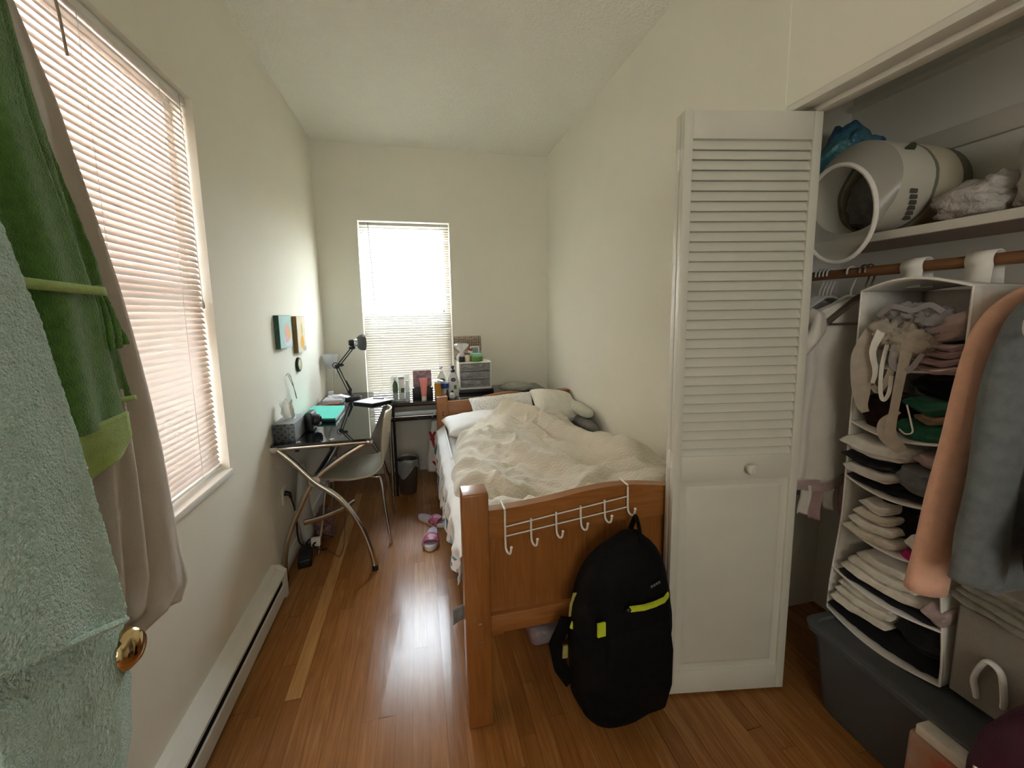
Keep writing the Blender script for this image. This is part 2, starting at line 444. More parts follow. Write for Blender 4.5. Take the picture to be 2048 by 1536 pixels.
def blind(name, label, axis, a0, a1, z0, z1, d, sm, wand_a, cord_a, wand_len, tilt):
    cx_ = (a0 + a1) / 2
    root = thing(name, label, 'window blind', (cx_, d, z1) if axis == 'x' else (d, cx_, z1))
    P = (lambda u, t, z: Vector((u, d + t, z))) if axis == 'x' else (lambda u, t, z: Vector((d - t, u, z)))
    # t points outward
    m = MB(); pitch = 0.0205; w = 0.0252
    n = int((z1 - 0.035 - z0 - 0.015) / pitch)
    for i in range(n):
        zc = z1 - 0.04 - i * pitch
        tt = tilt + 1.5 * nz(i * 0.35, a0) + (5 if random.random() < 0.03 else 0)
        prof = []
        for k in range(5):
            s = (k / 4 - 0.5) * w; c = 0.0016 * (1 - (2 * k / 4 - 1) ** 2)
            a = math.radians(tt)
            prof.append((s * math.cos(a) - c * math.sin(a), s * math.sin(a) + c * math.cos(a)))
        sag = 0.0012 * nz(i * 1.3, 3)
        rings = []
        for u, dz in ((a0, 0), ((a0 * 2 + a1) / 3, sag), ((a0 + a1 * 2) / 3, -sag), (a1, 0)):
            rings.append([P(u, p[0], zc + p[1] + dz) for p in prof])
        m.rings(rings, closed=False)
    m.build('slats', sm, root, angle=60)
    m = MB(); c = [P(a0, -0.014, z1 - 0.026), P(a1, 0.014, z1)]
    m.box(min(c[0].x, c[1].x), max(c[0].x, c[1].x), min(c[0].y, c[1].y), max(c[0].y, c[1].y), z1 - 0.026, z1, bevel=0.003)
    m.build('headrail', white_p, root)
    m = MB(); zb = z1 - 0.04 - n * pitch
    m.box(min(c[0].x, c[1].x) + 0.001, max(c[0].x, c[1].x) - 0.001, min(c[0].y, c[1].y) + 0.001, max(c[0].y, c[1].y) - 0.001, zb - 0.006, zb + 0.006, bevel=0.003)
    m.build('bottom_rail', white_p, root)
    for f in (0.16, 0.84) if axis == 'x' else (0.15, 0.55, 0.86):
        u = a0 + (a1 - a0) * f
        m = MB()
        m.tube([P(u, -0.0135, z1 - 0.02), P(u, -0.0135, zb)], 0.0007, 5)
        m.build('ladder_cord', MATS['cord_white'], root)
    m = MB(); m.tube([P(wand_a, -0.022, z1 - 0.01), P(wand_a + 0.012, -0.024, z1 - wand_len * 0.5), P(wand_a + 0.02, -0.024, z1 - wand_len)], 0.0032, 8)
    m.build('tilt_wand', MATS['wand_clear'], root)
    m = MB()
    m.tube([P(cord_a, -0.018, z1 - 0.01), P(cord_a + 0.004, -0.019, z1 - 0.3), P(cord_a + 0.012, -0.019, z1 - 0.72)], 0.0012, 6)
    m.lathe([(0.002, 0.03), (0.006, 0.012), (0.006, 0), (0.001, -0.004)], P(cord_a + 0.012, -0.019, z1 - 0.75), 10)
    m.build('lift_cord', MATS['cord_grey'], root)
    return root
mat('cord_white', (0.7, 0.68, 0.62), 0.7, var=(60, 0.1)); mat('cord_grey', (0.42, 0.40, 0.36), 0.7, var=(60, 0.1))
mat('wand_clear', (0.30, 0.25, 0.18), 0.3, var=(20, 0.2))
blind('window_blind', 'large white horizontal blind filling the left wall window', 'y', WY0 + 0.004, WY1 - 0.012, WZ0 + 0.006, WZ1 - 0.002, XL - 0.034, slat_m2, 1.235, 1.765, 0.17, 58)
blind('window_blind', 'narrow bright horizontal blind on the back wall window above the desk', 'x', BX0 + 0.012, BX1 - 0.010, BZ0 + 0.004, BZ1 - 0.012, YB + 0.016, slat_m, -0.365, 0.222, 0.66, 51)

# ------------------------------------------------------------------ outside the windows
brick_m = mat('pink_brick', (0.62, 0.36, 0.31), 0.9)
n, l, b = nodes_of(brick_m)
bt = n.new('ShaderNodeTexBrick'); bt.inputs['Color1'].default_value = (0.34, 0.25, 0.225, 1); bt.inputs['Color2'].default_value = (0.29, 0.21, 0.19, 1)
bt.inputs['Mortar'].default_value = (0.38, 0.33, 0.30, 1); bt.inputs['Scale'].default_value = 4
tcb = n.new('ShaderNodeTexCoord'); mpb = n.new('ShaderNodeMapping'); mpb.inputs['Rotation'].default_value = (PI / 2, 0, PI / 2)
l.new(tcb.outputs['Object'], mpb.inputs[0]); l.new(mpb.outputs[0], bt.inputs['Vector']); l.new(bt.outputs['Color'], b.inputs['Base Color'])
nb_root = thing('neighbour_house', 'pink brick neighbouring house beyond the left blind', 'house', (-3.2, 3.4, 0))
m = MB(); m.box(-5.0, -2.2, 3.99, 12.0, -3, 11); m.box(-5.0, -2.2, 2.95, 3.99, -3, 2.53); m.box(-5.0, -2.2, -6.0, 2.95, -3, 11)
m.build('wall', brick_m, nb_root, smooth=False)
m = MB(); m.box(-5.0, -2.16, 2.96, 3.98, 2.48, 2.53); m.build('roof_edge', frame_m, nb_root, smooth=False)
m = MB(); m.box(-1.5, XL - T, YF, YB, 2.62, 2.70); m.box(XL - T - 0.1, XL - T, YF - 3, YB + 0.15, 2.70, 9); m.build('eave_light_block', frame_m, smooth=False, kind='structure')  # eave, and an unseen upper house wall added to darken the alley
gr_m = mat('pale_ground', (0.42, 0.40, 0.34), 0.9, var=(2, 0.2))
m = MB(); m.box(-30, 30, -20, 30, -3.2, -3.0); m.build('ground', gr_m, smooth=False, kind='structure')

# ================================================================== baseboard heater
hr = thing('baseboard_heater', 'long low white baseboard heater with a dark slot along the left wall', 'heater', (XL, 1.1, 0))
HY0, HY1 = 0.35, 2.15
def extr(m, prof, y0, y1, x0=XL, mi=0):
    m.prism(prof, lambda u, v: (x0 + u, y0, v), lambda u, v: (x0 + u, y1, v), mi)
m = MB(); extr(m, [(0, 0.012), (0.010, 0.012), (0.010, 0.150), (0.030, 0.152), (0.062, 0.128), (0.062, 0.118), (0.066, 0.120), (0.066, 0.132), (0.032, 0.160), (0, 0.162)], HY0, HY1 - 0.03)
m.build('back_panel', heater_m, hr, smooth=False)
m = MB(); extr(m, [(0.058, 0.022), (0.066, 0.018), (0.066, 0.082), (0.062, 0.087), (0.058, 0.083)], HY0, HY1 - 0.045)
m.build('front_panel', heater_m, hr, smooth=False)
m = MB(); m.box(XL + 0.010, XL + 0.052, HY0, HY1 - 0.03, 0.03, 0.118); m.build('heating_fins', dark_m, hr, smooth=False)
m = MB(); extr(m, [(0, 0.0), (0.067, 0.0), (0.067, 0.133), (0.033, 0.161), (0, 0.163)], HY1 - 0.035, HY1)
m.build('end_cap', heater_m, hr, smooth=False)

# ================================================================== room door with towels hung on it
DX, DY1 = -0.47, 0.682
dr = bpy.data.objects.new('door_1', None); COL.objects.link(dr); dr['kind'] = 'structure'; dr['label'] = 'open white room door under the towels'
m = MB(); m.box(DX - 0.035, DX, -0.15, DY1, 0.012, 2.03, bevel=0.002); m.build('door_leaf', door_m, dr)
knob = None
m = MB()
Mk = Matrix.Rotation(PI / 2, 4, 'Y')
m.lathe([(0.031, 0.0), (0.031, 0.004), (0.026, 0.008), (0.012, 0.012), (0.011, 0.026), (0.018, 0.032), (0.0265, 0.042), (0.0285, 0.053), (0.026, 0.064), (0.018, 0.071), (0.006, 0.074), (0.0005, 0.074)], (DX, 0.628, 0.945), 28, M=Mk)
m.build('door_knob', brass_m, dr)

def terry(name, color, color2, scale=450, strength=0.9):
    m_ = mat(name, color, 0.95, spec=0.1, sheen=0.5, var=(90, 0.2), color2=color2, bump=(scale, strength, 0.006))
    return m_
mint_m = terry('mint_terry', (0.60, 0.80, 0.72), (0.49, 0.71, 0.62), 330, 1.0)
green_m = terry('green_terry', (0.10, 0.26, 0.04), (0.065, 0.19, 0.025), 500, 0.6)
lime_m = mat('lime_hem', (0.36, 0.50, 0.13), 0.9, spec=0.1, sheen=0.3, var=(60, 0.15), bump=(400, 0.4, 0.003))
pinkw_m = mat('pale_pink_cotton', (0.62, 0.56, 0.51), 0.9, spec=0.15, var=(40, 0.05), bump=(500, 0.25, 0.003), translucent=0.12)

def hang(name, mats, parent, left, right, xfn, nu, nv, folds, rough=0.0, sd=0, solid=0.004, mi=0, hem=None):
    """cloth in the plane of the door: left/right edges are lists of (v, y, z) from top to bottom"""
    def fn(u, v):
        yl, zl = interp(left, v); yr, zr = interp(right, v)
        y = yl + (yr - yl) * u; z = zl + (zr - zl) * u
        if hem and v > 0.85: z += hem * math.sin(u * 17) * (v - 0.85) / 0.15
        xx = xfn(u, v)
        for (k, ph, am, sl) in folds: xx += am * math.sin(k * (u + sl * v) * PI + ph) * (0.4 + 0.6 * v)
        if rough:
            xx += rough * nz(y * 230, z * 230, sd); y += rough * nz(y * 240, z * 220, sd + 9); z += rough * nz(y * 220, z * 240, sd + 19)
        return Vector((xx, y, z))
    m = MB(); m.grid(fn, nu, nv, mi)
    return m.build(name, mats, parent, solid=solid, angle=180)

# pale pink sheet
pk = thing('cotton_sheet', 'pale pink cotton sheet hanging behind the green towel on the open door', 'sheet', (DX, 0.6, 1.95))
hang('cloth', pinkw_m, pk,
     [(0, 0.44, 1.99), (0.2, 0.40, 1.72), (0.6, 0.36, 1.25), (0.85, 0.40, 1.02), (1, 0.44, 0.955)],
     [(0, 0.60, 1.99), (0.12, 0.635, 1.81), (0.22, 0.690, 1.68), (0.42, 0.735, 1.46), (0.65, 0.782, 1.18), (0.92, 0.815, 0.930), (1, 0.780, 0.915)],
     lambda u, v: -0.448 + 0.028 * u * v, 60, 60, [(5, 0.4, 0.006, 0.5), (9, 1.1, 0.004, 0.3)], hem=0.008)
hang('tucked_fold', pinkw_m, pk,
     [(0, 0.60, 1.30), (1, 0.57, 0.955)],
     [(0, 0.70, 1.30), (0.8, 0.715, 1.0), (1, 0.70, 0.955)],
     lambda u, v: -0.434 + 0.010 * u, 30, 30, [(6, 1.4, 0.006, 0.2)], hem=0.008)
# green towel, hung double
gt = thing('towel', 'dark green towel with lime hem bands hanging between mint towel and pink sheet', 'towel', (DX, 0.5, 1.95), 'towels hung on the open door')
hang('back_fold', green_m, gt,
     [(0, 0.45, 2.0), (1, 0.50, 1.30)],
     [(0, 0.575, 2.0), (0.28, 0.610, 1.77), (0.46, 0.642, 1.63), (0.66, 0.685, 1.48), (0.93, 0.712, 1.29), (1, 0.715, 1.283)],
     lambda u, v: -0.432 + 0.016 * u * v, 60, 80, [(5, 0.2, 0.007, 0.2), (11, 2.1, 0.003, 0.4)], rough=0.0012, sd=3)
hang('back_hem', lime_m, gt, [(0, 0.60, 1.296), (1, 0.60, 1.286)], [(0, 0.714, 1.288), (1, 0.715, 1.281)], lambda u, v: -0.415, 20, 2, [])
hang('front_fold', green_m, gt,
     [(0, 0.42, 2.0), (0.5, 0.36, 1.6), (1, 0.38, 1.26)],
     [(0, 0.545, 2.0), (0.25, 0.565, 1.80), (0.45, 0.590, 1.62), (0.72, 0.646, 1.43), (1, 0.672, 1.262)],
     lambda u, v: -0.415 + 0.012 * u * v, 70, 90, [(4, 0.9, 0.006, 0.3), (9, 0.3, 0.003, 0.2)], rough=0.0012, sd=5)
hang('dobby_band', lime_m, gt, [(0, 0.47, 1.447), (1, 0.47, 1.435)], [(0, 0.648, 1.442), (1, 0.650, 1.431)], lambda u, v: -0.395, 20, 2, [])
hang('folded_corner', green_m, gt, [(0, 0.640, 1.44), (1, 0.652, 1.355)], [(0, 0.660, 1.445), (0.6, 0.693, 1.39), (1, 0.698, 1.365)], lambda u, v: -0.408, 20, 20, [(6, 1.2, 0.004, 0.4)], rough=0.001)
hang('bottom_hem', lime_m, gt,
     [(0, 0.44, 1.262), (0.35, 0.45, 1.238), (0.36, 0.48, 1.236), (1, 0.56, 1.188)],
     [(0, 0.672, 1.272), (0.35, 0.676, 1.245), (0.6, 0.680, 1.235), (1, 0.662, 1.214)],
     lambda u, v: -0.402 - 0.006 * v, 30, 14, [(3, 0.3, 0.003, 0)], rough=0.0008)
# mint towel, hung double, closest to the camera
mt = thing('towel', 'fluffy pale mint towel hanging foremost on the open door', 'towel', (DX, 0.4, 1.75), 'towels hung on the open door')
hang('back_layer', mint_m, mt,
     [(0, 0.30, 1.30), (0.45, 0.375, 1.08), (0.62, 0.450, 1.02), (1, 0.47, 0.80)],
     [(0, 0.54, 1.30), (0.45, 0.634, 1.02), (0.75, 0.638, 0.90), (0.92, 0.626, 0.82), (1, 0.605, 0.78)],
     lambda u, v: -0.418 + 0.004 * math.sin(u * PI), 170, 170, [(3, 0.4, 0.003, 0.1), (5, 0.4, 0.002, 0.1)], rough=0.0011, sd=11, solid=0.006)
hang('front_layer', mint_m, mt,
     [(0, 0.25, 1.62), (0.5, 0.22, 1.35), (1, 0.24, 1.17)],
     [(0, 0.462, 1.62), (0.20, 0.503, 1.51), (0.38, 0.536, 1.40), (0.58, 0.562, 1.27), (0.8, 0.580, 1.14), (0.96, 0.592, 1.03), (1, 0.589, 1.012)],
     lambda u, v: -0.386 + 0.008 * math.sin(u * PI) * v, 200, 230, [(3, 0.7, 0.004, 0.2), (6, 2.0, 0.002, 0.3)], rough=0.0012, sd=14, solid=0.007)

m = MB()
hemp = []
for k in range(31):
    u = k / 30
    hemp.append((-0.3845 + 0.008 * math.sin(u * PI), 0.24 + 0.349 * u, 1.172 - 0.158 * u))
m.tube(hemp, 0.0045, 8); m.build('rolled_hem', mint_m, mt)

# ================================================================== bed
bed = thing('bed', 'honey pine single bed with curved headboard and footboard along the right wall', 'bed', (0.64, 2.15, 0))
BXa, BXb = 0.113, 1.165
FY, RY = 1.232, 3.045
def post(x0, y0, top):
    m = MB(); m.box(x0, x0 + 0.084, y0, y0 + 0.084, 0, top, bevel=0.006, seg=3)
    return m.build('post', bedv_m, bed)
p1 = post(BXa, FY, 0.832); p2 = post(BXb - 0.084, FY, 0.832)
p3 = post(BXa, RY, 0.788); p4 = post(BXb - 0.084, RY, 0.788)
for zz in (0.42, 0.335, 0.27):
    pass
for p, yy, zs in ((p1, FY - 0.0005, (0.385, 0.320)), (p3, RY - 0.0005, (0.670, 0.648, 0.622))):
    for zz in zs:
        m = MB(); m.lathe([(0.0055, 0), (0.0055, -0.0015), (0.0005, -0.0015)], (BXa + 0.045, yy, zz), 12, M=Matrix.Rotation(-PI / 2, 4, 'X'))
        m.build('screw_hole', dark_m if p is p3 else chrome_m, p)
def rail_profile(m, top, z0, y0, y1):
    n = len(top)
    poly = [(x, z) for x, z in top] + [(top[-1][0], z0), (top[0][0], z0)]
    m.prism(poly, lambda u, v: (u, y0, v), lambda u, v: (u, y1, v))
def curve_top(pts, n=28):
    xs = np.linspace(pts[0][0], pts[-1][0], n)
    sp = spline([(p[0], 0, p[1]) for p in pts], 10)
    sx = [q.x for q in sp]; sz = [q.z for q in sp]
    return [(float(x), float(np.interp(x, sx, sz))) for x in xs]
x0, x1 = BXa + 0.084, BXb - 0.084
ft = curve_top([(x0, 0.762), (0.27, 0.763), (0.40, 0.772), (0.52, 0.788), (0.634, 0.797), (0.75, 0.790), (0.87, 0.772), (1.0, 0.763), (x1, 0.762)])
m = MB(); rail_profile(m, ft, 0.665, FY + 0.022, FY + 0.060); m.build('footboard_top_rail', bedh_m, bed, angle=50)
m = MB(); m.box(x0, x1, FY + 0.034, FY + 0.050, 0.39, 0.67); m.build('footboard_panel', bedv_m, bed, smooth=False)
m = MB(); m.box(x0, x1, FY + 0.016, FY + 0.060, 0.325, 0.392, bevel=0.004); m.build('footboard_bottom_rail', bedh_m, bed)
ht = curve_top([(x0, 0.745), (0.27, 0.746), (0.38, 0.752), (0.52, 0.776), (0.66, 0.792), (0.80, 0.776), (0.95, 0.750), (x1, 0.745)])
m = MB(); rail_profile(m, ht, 0.645, RY + 0.022, RY + 0.060); m.build('headboard_top_rail', bedh_m, bed, angle=50)
m = MB(); m.box(x0, x1, RY + 0.034, RY + 0.05, 0.40, 0.65); m.build('headboard_panel', bedv_m, bed, smooth=False)
for xx in (BXa + 0.026, BXb - 0.058):
    m = MB(); m.box(xx, xx + 0.03, FY + 0.084, RY, 0.275, 0.40, bevel=0.004); m.build('side_rail', bedy_m, bed)
m = MB(); m.box(x0 - 0.01, x0 + 0.05, FY + 0.05, FY + 0.09, 0.29, 0.315); m.build('slat_support', bedy_m, bed)

sheet_m = mat('white_cotton', (0.78, 0.77, 0.76), 0.9, spec=0.15, var=(20, 0.03), bump=(40, 0.25, 0.01))
mattress = MB()
mattress.box(BXa + 0.062, BXb - 0.064, FY + 0.075, RY + 0.012, 0.37, 0.575, bevel=0.045, seg=5)
mo = mattress.build('mattress', sheet_m); tag(mo, 'white sheeted mattress under the cream duvet on the pine bed', 'mattress')

# duvet: one quilted sheet that humps up over a sleeper-sized heap and rolls over the left edge
def chevron(m_, period=0.021, wave=0.042, strength=0.25):
    n, l, b = nodes_of(m_)
    uv = n.new('ShaderNodeAttribute'); uv.attribute_name = 'quilt'
    sep = n.new('ShaderNodeSeparateXYZ'); l.new(uv.outputs['Vector'], sep.inputs[0])
    pp = n.new('ShaderNodeMath'); pp.operation = 'PINGPONG'; pp.inputs[1].default_value = wave / 2; l.new(sep.outputs['X'], pp.inputs[0])
    ad = n.new('ShaderNodeMath'); ad.operation = 'MULTIPLY_ADD'; ad.inputs[1].default_value = 0.8; l.new(pp.outputs[0], ad.inputs[0]); l.new(sep.outputs['Y'], ad.inputs[2])
    p2_ = n.new('ShaderNodeMath'); p2_.operation = 'PINGPONG'; p2_.inputs[1].default_value = period / 2; l.new(ad.outputs[0], p2_.inputs[0])
    mr = n.new('ShaderNodeMapRange'); mr.interpolation_type = 'SMOOTHSTEP'
    mr.inputs['From Min'].default_value = 0; mr.inputs['From Max'].default_value = period * 0.28; l.new(p2_.outputs[0], mr.inputs['Value'])
    bp = n.new('ShaderNodeBump'); bp.inputs['Strength'].default_value = strength; bp.inputs['Distance'].default_value = 0.006
    l.new(mr.outputs[0], bp.inputs['Height']); l.new(bp.outputs[0], b.inputs['Normal'])
    mx = n.new('ShaderNodeMix'); mx.data_type = 'RGBA'
    c = b.inputs['Base Color'].default_value[:]
    mx.inputs['A'].default_value = (c[0] * 0.91, c[1] * 0.90, c[2] * 0.88, 1); mx.inputs['B'].default_value = c
    l.new(mr.outputs[0], mx.inputs['Factor']); l.new(mx.outputs['Result'], b.inputs['Base Color'])
duvet_m = mat('cream_quilted_cotton', (0.70, 0.655, 0.56), 0.9, spec=0.12, sheen=0.15)
chevron(duvet_m)

def sstep(a, b, x):
    t = min(1, max(0, (x - a) / (b - a))); return t * t * (3 - 2 * t)
def ridge(x, y, pts, w, h):
    """soft fold along a polyline"""
    best = 9
    for (ax, ay), (bx_, by_) in zip(pts, pts[1:]):
        dx, dy = bx_ - ax, by_ - ay; L = dx * dx + dy * dy
        t = min(1, max(0, ((x - ax) * dx + (y - ay) * dy) / L))
        best = min(best, math.hypot(x - ax - t * dx, y - ay - t * dy))
    return h * math.exp(-(best / w) ** 2)
def duvet_height(x, y):
    z = 0.625
    z += 0.075 * math.exp(-((y - 2.62) / 0.42) ** 2) * math.exp(-((x - 0.60) / 0.34) ** 2)   # big heap near the pillows
    z += 0.065 * math.exp(-((y - 2.15) / 0.45) ** 2) * math.exp(-((x - 0.52) / 0.32) ** 2)
    z += 0.050 * math.exp(-((y - 2.80) / 0.16) ** 2) * sstep(0.40, 0.60, x)
    z += 0.070 * sstep(2.3, 1.75, y) * sstep(0.45, 0.9, x)                     # toward the wall near the foot
    z += 0.045 * sstep(1.75, 1.35, y)
    z += ridge(x, y, [(0.60, 2.75), (0.80, 2.35), (0.92, 2.05), (1.0, 1.75)], 0.07, 0.060)
    z -= ridge(x, y, [(0.70, 2.72), (0.92, 2.28), (1.12, 2.15)], 0.04, 0.034)
    z += ridge(x, y, [(0.30, 2.35), (0.50, 2.05), (0.62, 1.80), (0.72, 1.62)], 0.06, 0.035)
    z -= ridge(x, y, [(0.42, 2.40), (0.62, 2.05), (0.80, 1.75)], 0.035, 0.034)
    z += ridge(x, y, [(0.18, 1.85), (0.32, 1.72), (0.40, 1.66)], 0.05, 0.030)
    z -= ridge(x, y, [(0.20, 1.62), (0.36, 1.60), (0.46, 1.60), (0.52, 1.50)], 0.028, 0.065)
    z += ridge(x, y, [(0.26, 1.52), (0.38, 1.48)], 0.06, 0.020)
    z += ridge(x, y, [(0.50, 1.38), (0.62, 1.52), (0.80, 1.62), (1.05, 1.60)], 0.035, 0.025)
    z += ridge(x, y, [(0.95, 2.0), (1.12, 1.7)], 0.06, 0.025)
    for (ax, ay, bx_, by_, w, h) in DFOLDS:
        z += ridge(x, y, [(ax, ay), ((ax + bx_) / 2 + 0.02, (ay + by_) / 2), (bx_, by_)], w, h)
    ac, al = 0.86 * x + 0.5 * y, 0.5 * x - 0.86 * y
    z += 0.016 * nz(x * 6, y * 5, 1.0) + 0.030 * nz(ac * 11, al * 3.2, 4.0) + 0.017 * nz(ac * 26, al * 8, 8.0) + 0.004 * nz(x * 34, y * 28, 8.0)
    return z
rf = random.Random(4); DFOLDS = []
for i in range(90):
    ax, ay = rf.uniform(0.2, 1.05), rf.uniform(1.4, 2.8); a = rf.gauss(2.0 if rf.random() < 0.7 else 0.5, 0.35); L = rf.uniform(0.08, 0.24)
    DFOLDS.append((ax, ay, ax + L * math.cos(a), ay + L * math.sin(a), rf.uniform(0.011, 0.024), rf.choice([-1, 1]) * rf.uniform(0.005, 0.012)))
def dv(u, v):
    y = 1.325 + v * 1.60
    # outline of the duvet on the bed, traced in plan
    xl, = interp([(1.325, 0.20), (1.45, 0.175), (1.6, 0.145), (1.9, 0.118), (2.3, 0.145), (2.5, 0.19), (2.7, 0.27), (2.85, 0.38), (2.95, 0.52)], y)
    xr, = interp([(1.325, 1.13), (1.6, 1.145), (2.0, 1.150), (2.25, 1.13), (2.4, 1.09), (2.6, 1.05), (2.8, 1.02), (2.95, 0.95)], y)
    x = xl + (xr - xl) * u
    z = duvet_height(x, y)
    e = (x - xl) / 0.13
    drop, = interp([(1.325, 0.02), (1.55, 0.075), (1.9, 0.14), (2.3, 0.15), (2.6, 0.13), (2.95, 0.06)], y)
    if e < 1: z -= drop * (1 - math.sqrt(max(0, 1 - (1 - e) ** 2)))
    e = (xr - x) / 0.10
    if e < 1: z -= 0.075 * (1 - math.sqrt(max(0, 1 - (1 - e) ** 2)))
    e = (2.925 - y) / 0.16
    if e < 1: z -= 0.09 * (1 - math.sqrt(max(0, 1 - (1 - e) ** 2)))
    e = (y - 1.325) / 0.06
    if e < 1: z -= 0.05 * (1 - math.sqrt(max(0, 1 - (1 - e) ** 2)))
    return Vector((x, y, max(z, 0.46)))
m = MB(); NU, NV = 170, 240
m.grid(dv, NU, NV)
do = m.build('duvet', duvet_m, solid=0.022, offset=-1.0, angle=180)
ca = do.data.attributes.new('quilt', 'FLOAT_VECTOR', 'POINT')
ca.data.foreach_set('vector', [c for v in do.data.vertices for c in (v.co.x + 0.02 * nz(v.co.x * 4, v.co.y * 4), v.co.y + 0.5 * v.co.z + 0.03 * nz(v.co.x * 3, v.co.y * 3, 7), 0)])
tag(do, 'rumpled cream zigzag quilted duvet heaped over the pine bed', 'duvet')

# pillows
def pillow(name, label, c, sx, sy, sz, M, m_, seed, group=None, cat='pillow'):
    mm = MB()
    def top(sign):
        def f(u, v):
            a, b = 2 * u - 1, 2 * v - 1
            h = (max(0, 1 - abs(a) ** 2.6) * max(0, 1 - abs(b) ** 2.6)) ** 0.42
            pin = 1 - 0.07 * (1 - b * b) * abs(a) ** 3 - 0.0 * a
            pin2 = 1 - 0.07 * (1 - a * a) * abs(b) ** 3
            x, y = a * sx / 2 * pin, b * sy / 2 * pin2
            z = sign * sz / 2 * h + 0.008 * nz(a * 3 + seed, b * 3, sign)* (0.3 + h)
            return Vector(c) + M @ Vector((x, y, z))
        return f
    mm.grid(top(1), 40, 30); mm.grid(top(-1), 40, 30)
    bmesh.ops.remove_doubles(mm.bm, verts=mm.bm.verts[:], dist=0.0015)
    o = mm.build(name, m_, angle=120); tag(o, label, cat, group); return o
RX = lambda d: Matrix.Rotation(math.radians(d), 3, 'X')
RYm = lambda d: Matrix.Rotation(math.radians(d), 3, 'Y')
RZ = lambda d: Matrix.Rotation(math.radians(d), 3, 'Z')
patt_m = mat('sprigged_cotton', (0.74, 0.74, 0.73), 0.9, spec=0.15)
n, l, b = nodes_of(patt_m)
vo = n.new('ShaderNodeTexVoronoi'); vo.inputs['Scale'].default_value = 55; tcx = n.new('ShaderNodeTexCoord')
rr = n.new('ShaderNodeValToRGB'); rr.color_ramp.elements[0].position = 0.18; rr.color_ramp.elements[0].color = (0.45, 0.47, 0.48, 1)
rr.color_ramp.elements[1].position = 0.32; rr.color_ramp.elements[1].color = (0.76, 0.76, 0.75, 1)
l.new(tcx.outputs['Object'], vo.inputs['Vector']); l.new(vo.outputs['Distance'], rr.inputs['Fac']); l.new(rr.outputs['Color'], b.inputs['Base Color'])
pillow('pillow', 'plain white pillow lying flat at the left corner of the bed head', (0.40, 2.815, 0.632), 0.50, 0.40, 0.13, RZ(4) @ RYm(-2), sheet_m, 1)
pillow('pillow', 'grey sprigged pillow leaning on the headboard above the flat white pillow', (0.605, 2.965, 0.690), 0.50, 0.24, 0.10, RYm(-3) @ RX(48), patt_m, 5)
crm_m = mat('cream_cotton', (0.72, 0.70, 0.63), 0.9, spec=0.12, var=(20, 0.04), bump=(50, 0.3, 0.01))
pillow('pillow', 'cream pillow at the wall end of the headboard', (0.985, 2.87, 0.715), 0.34, 0.36, 0.15, RYm(10) @ RX(18), crm_m, 9)
grey_c = mat('grey_cotton', (0.22, 0.21, 0.20), 0.9, spec=0.1, var=(25, 0.2), bump=(60, 0.3, 0.01))
roll_m = mat('pale_green_cotton', (0.58, 0.60, 0.52), 0.9, spec=0.1, var=(20, 0.08), bump=(50, 0.3, 0.01))
m = MB()
def rollfn(cx, cz, r, seed, y0, y1, n=20):
    out = []
    for i in range(n):
        y = y0 + (y1 - y0) * i / (n - 1); k = math.sin(PI * min(1, max(0.0, i / (n - 1) * 0.94 + 0.03))) ** 0.25
        out.append([Vector((cx + r * k * (1 + 0.12 * nz(math.cos(a) * 2, math.sin(a) * 2 + y * 8, seed)) * math.cos(a), y, cz + r * 0.85 * k * (1 + 0.12 * nz(math.cos(a) * 2, y * 8, seed + 4)) * math.sin(a))) for a in [2 * PI * j / 26 for j in range(26)]])
    return out
m.rings(rollfn(1.105, 0.715, 0.05, 1, 2.52, 2.86)); o = m.build('blanket', roll_m, angle=120)
tag(o, 'rolled pale green blanket on the bed against the right wall', 'blanket')
m = MB(); m.rings(rollfn(1.112, 0.632, 0.048, 6, 2.45, 2.80)); o = m.build('blanket', grey_c, angle=120)
tag(o, 'rolled dark grey blanket under the pale green one by the wall', 'blanket')

# loose flowered sheet hanging down the left side of the bed
flor_m = mat('flowered_cotton', (0.76, 0.76, 0.77), 0.9, spec=0.12)
n, l, b = nodes_of(flor_m)
tcx = n.new('ShaderNodeTexCoord'); na = n.new('ShaderNodeTexNoise'); na.inputs['Scale'].default_value = 16; na.inputs['Detail'].default_value = 1
ra = n.new('ShaderNodeValToRGB'); ra.color_ramp.interpolation = 'CONSTANT'
e = ra.color_ramp.elements; e[0].position = 0; e[0].color = (0.13, 0.27, 0.36, 1); e[1].position = 0.42; e[1].color = (0.78, 0.78, 0.79, 1)
x = e.new(0.60); x.color = (0.33, 0.50, 0.58, 1); x = e.new(0.68); x.color = (0.60, 0.16, 0.22, 1)
l.new(tcx.outputs['Object'], na.inputs['Vector']); l.new(na.outputs['Fac'], ra.inputs['Fac']); l.new(ra.outputs['Color'], b.inputs['Base Color'])
def shf(u, v):
    y = 1.325 + 1.70 * u
    z1, = interp([(0, 0.60), (0.3, 0.585), (0.7, 0.58), (1, 0.585)], u)
    z0, = interp([(0, 0.47), (0.2, 0.42), (0.45, 0.36), (0.6, 0.27), (0.8, 0.26), (1, 0.36)], u)
    z0 += 0.018 * math.sin(u * 40) + 0.02 * nz(u * 20, 2)
    z = z1 + (z0 - z1) * v
    x = BXa + 0.052 - 0.055 * sstep(0, 0.25, v) - 0.012 * v + (0.014 * math.sin(u * 55 + 2 * nz(u * 9)) + 0.010 * nz(u * 30, v * 4)) * sstep(0.15, 0.6, v)
    return Vector((x, y, z))
m = MB(); m.grid(shf, 160, 24, lambda u, v: 1 if v > 0.58 - 0.10 * u + 0.1 * math.sin(u * 9) else 0); o = m.build('bed_sheet', [sheet_m, flor_m], solid=0.003, angle=180)
tag(o, 'crumpled white sheet with blue and red flowers hanging down beside the mattress', 'sheet')

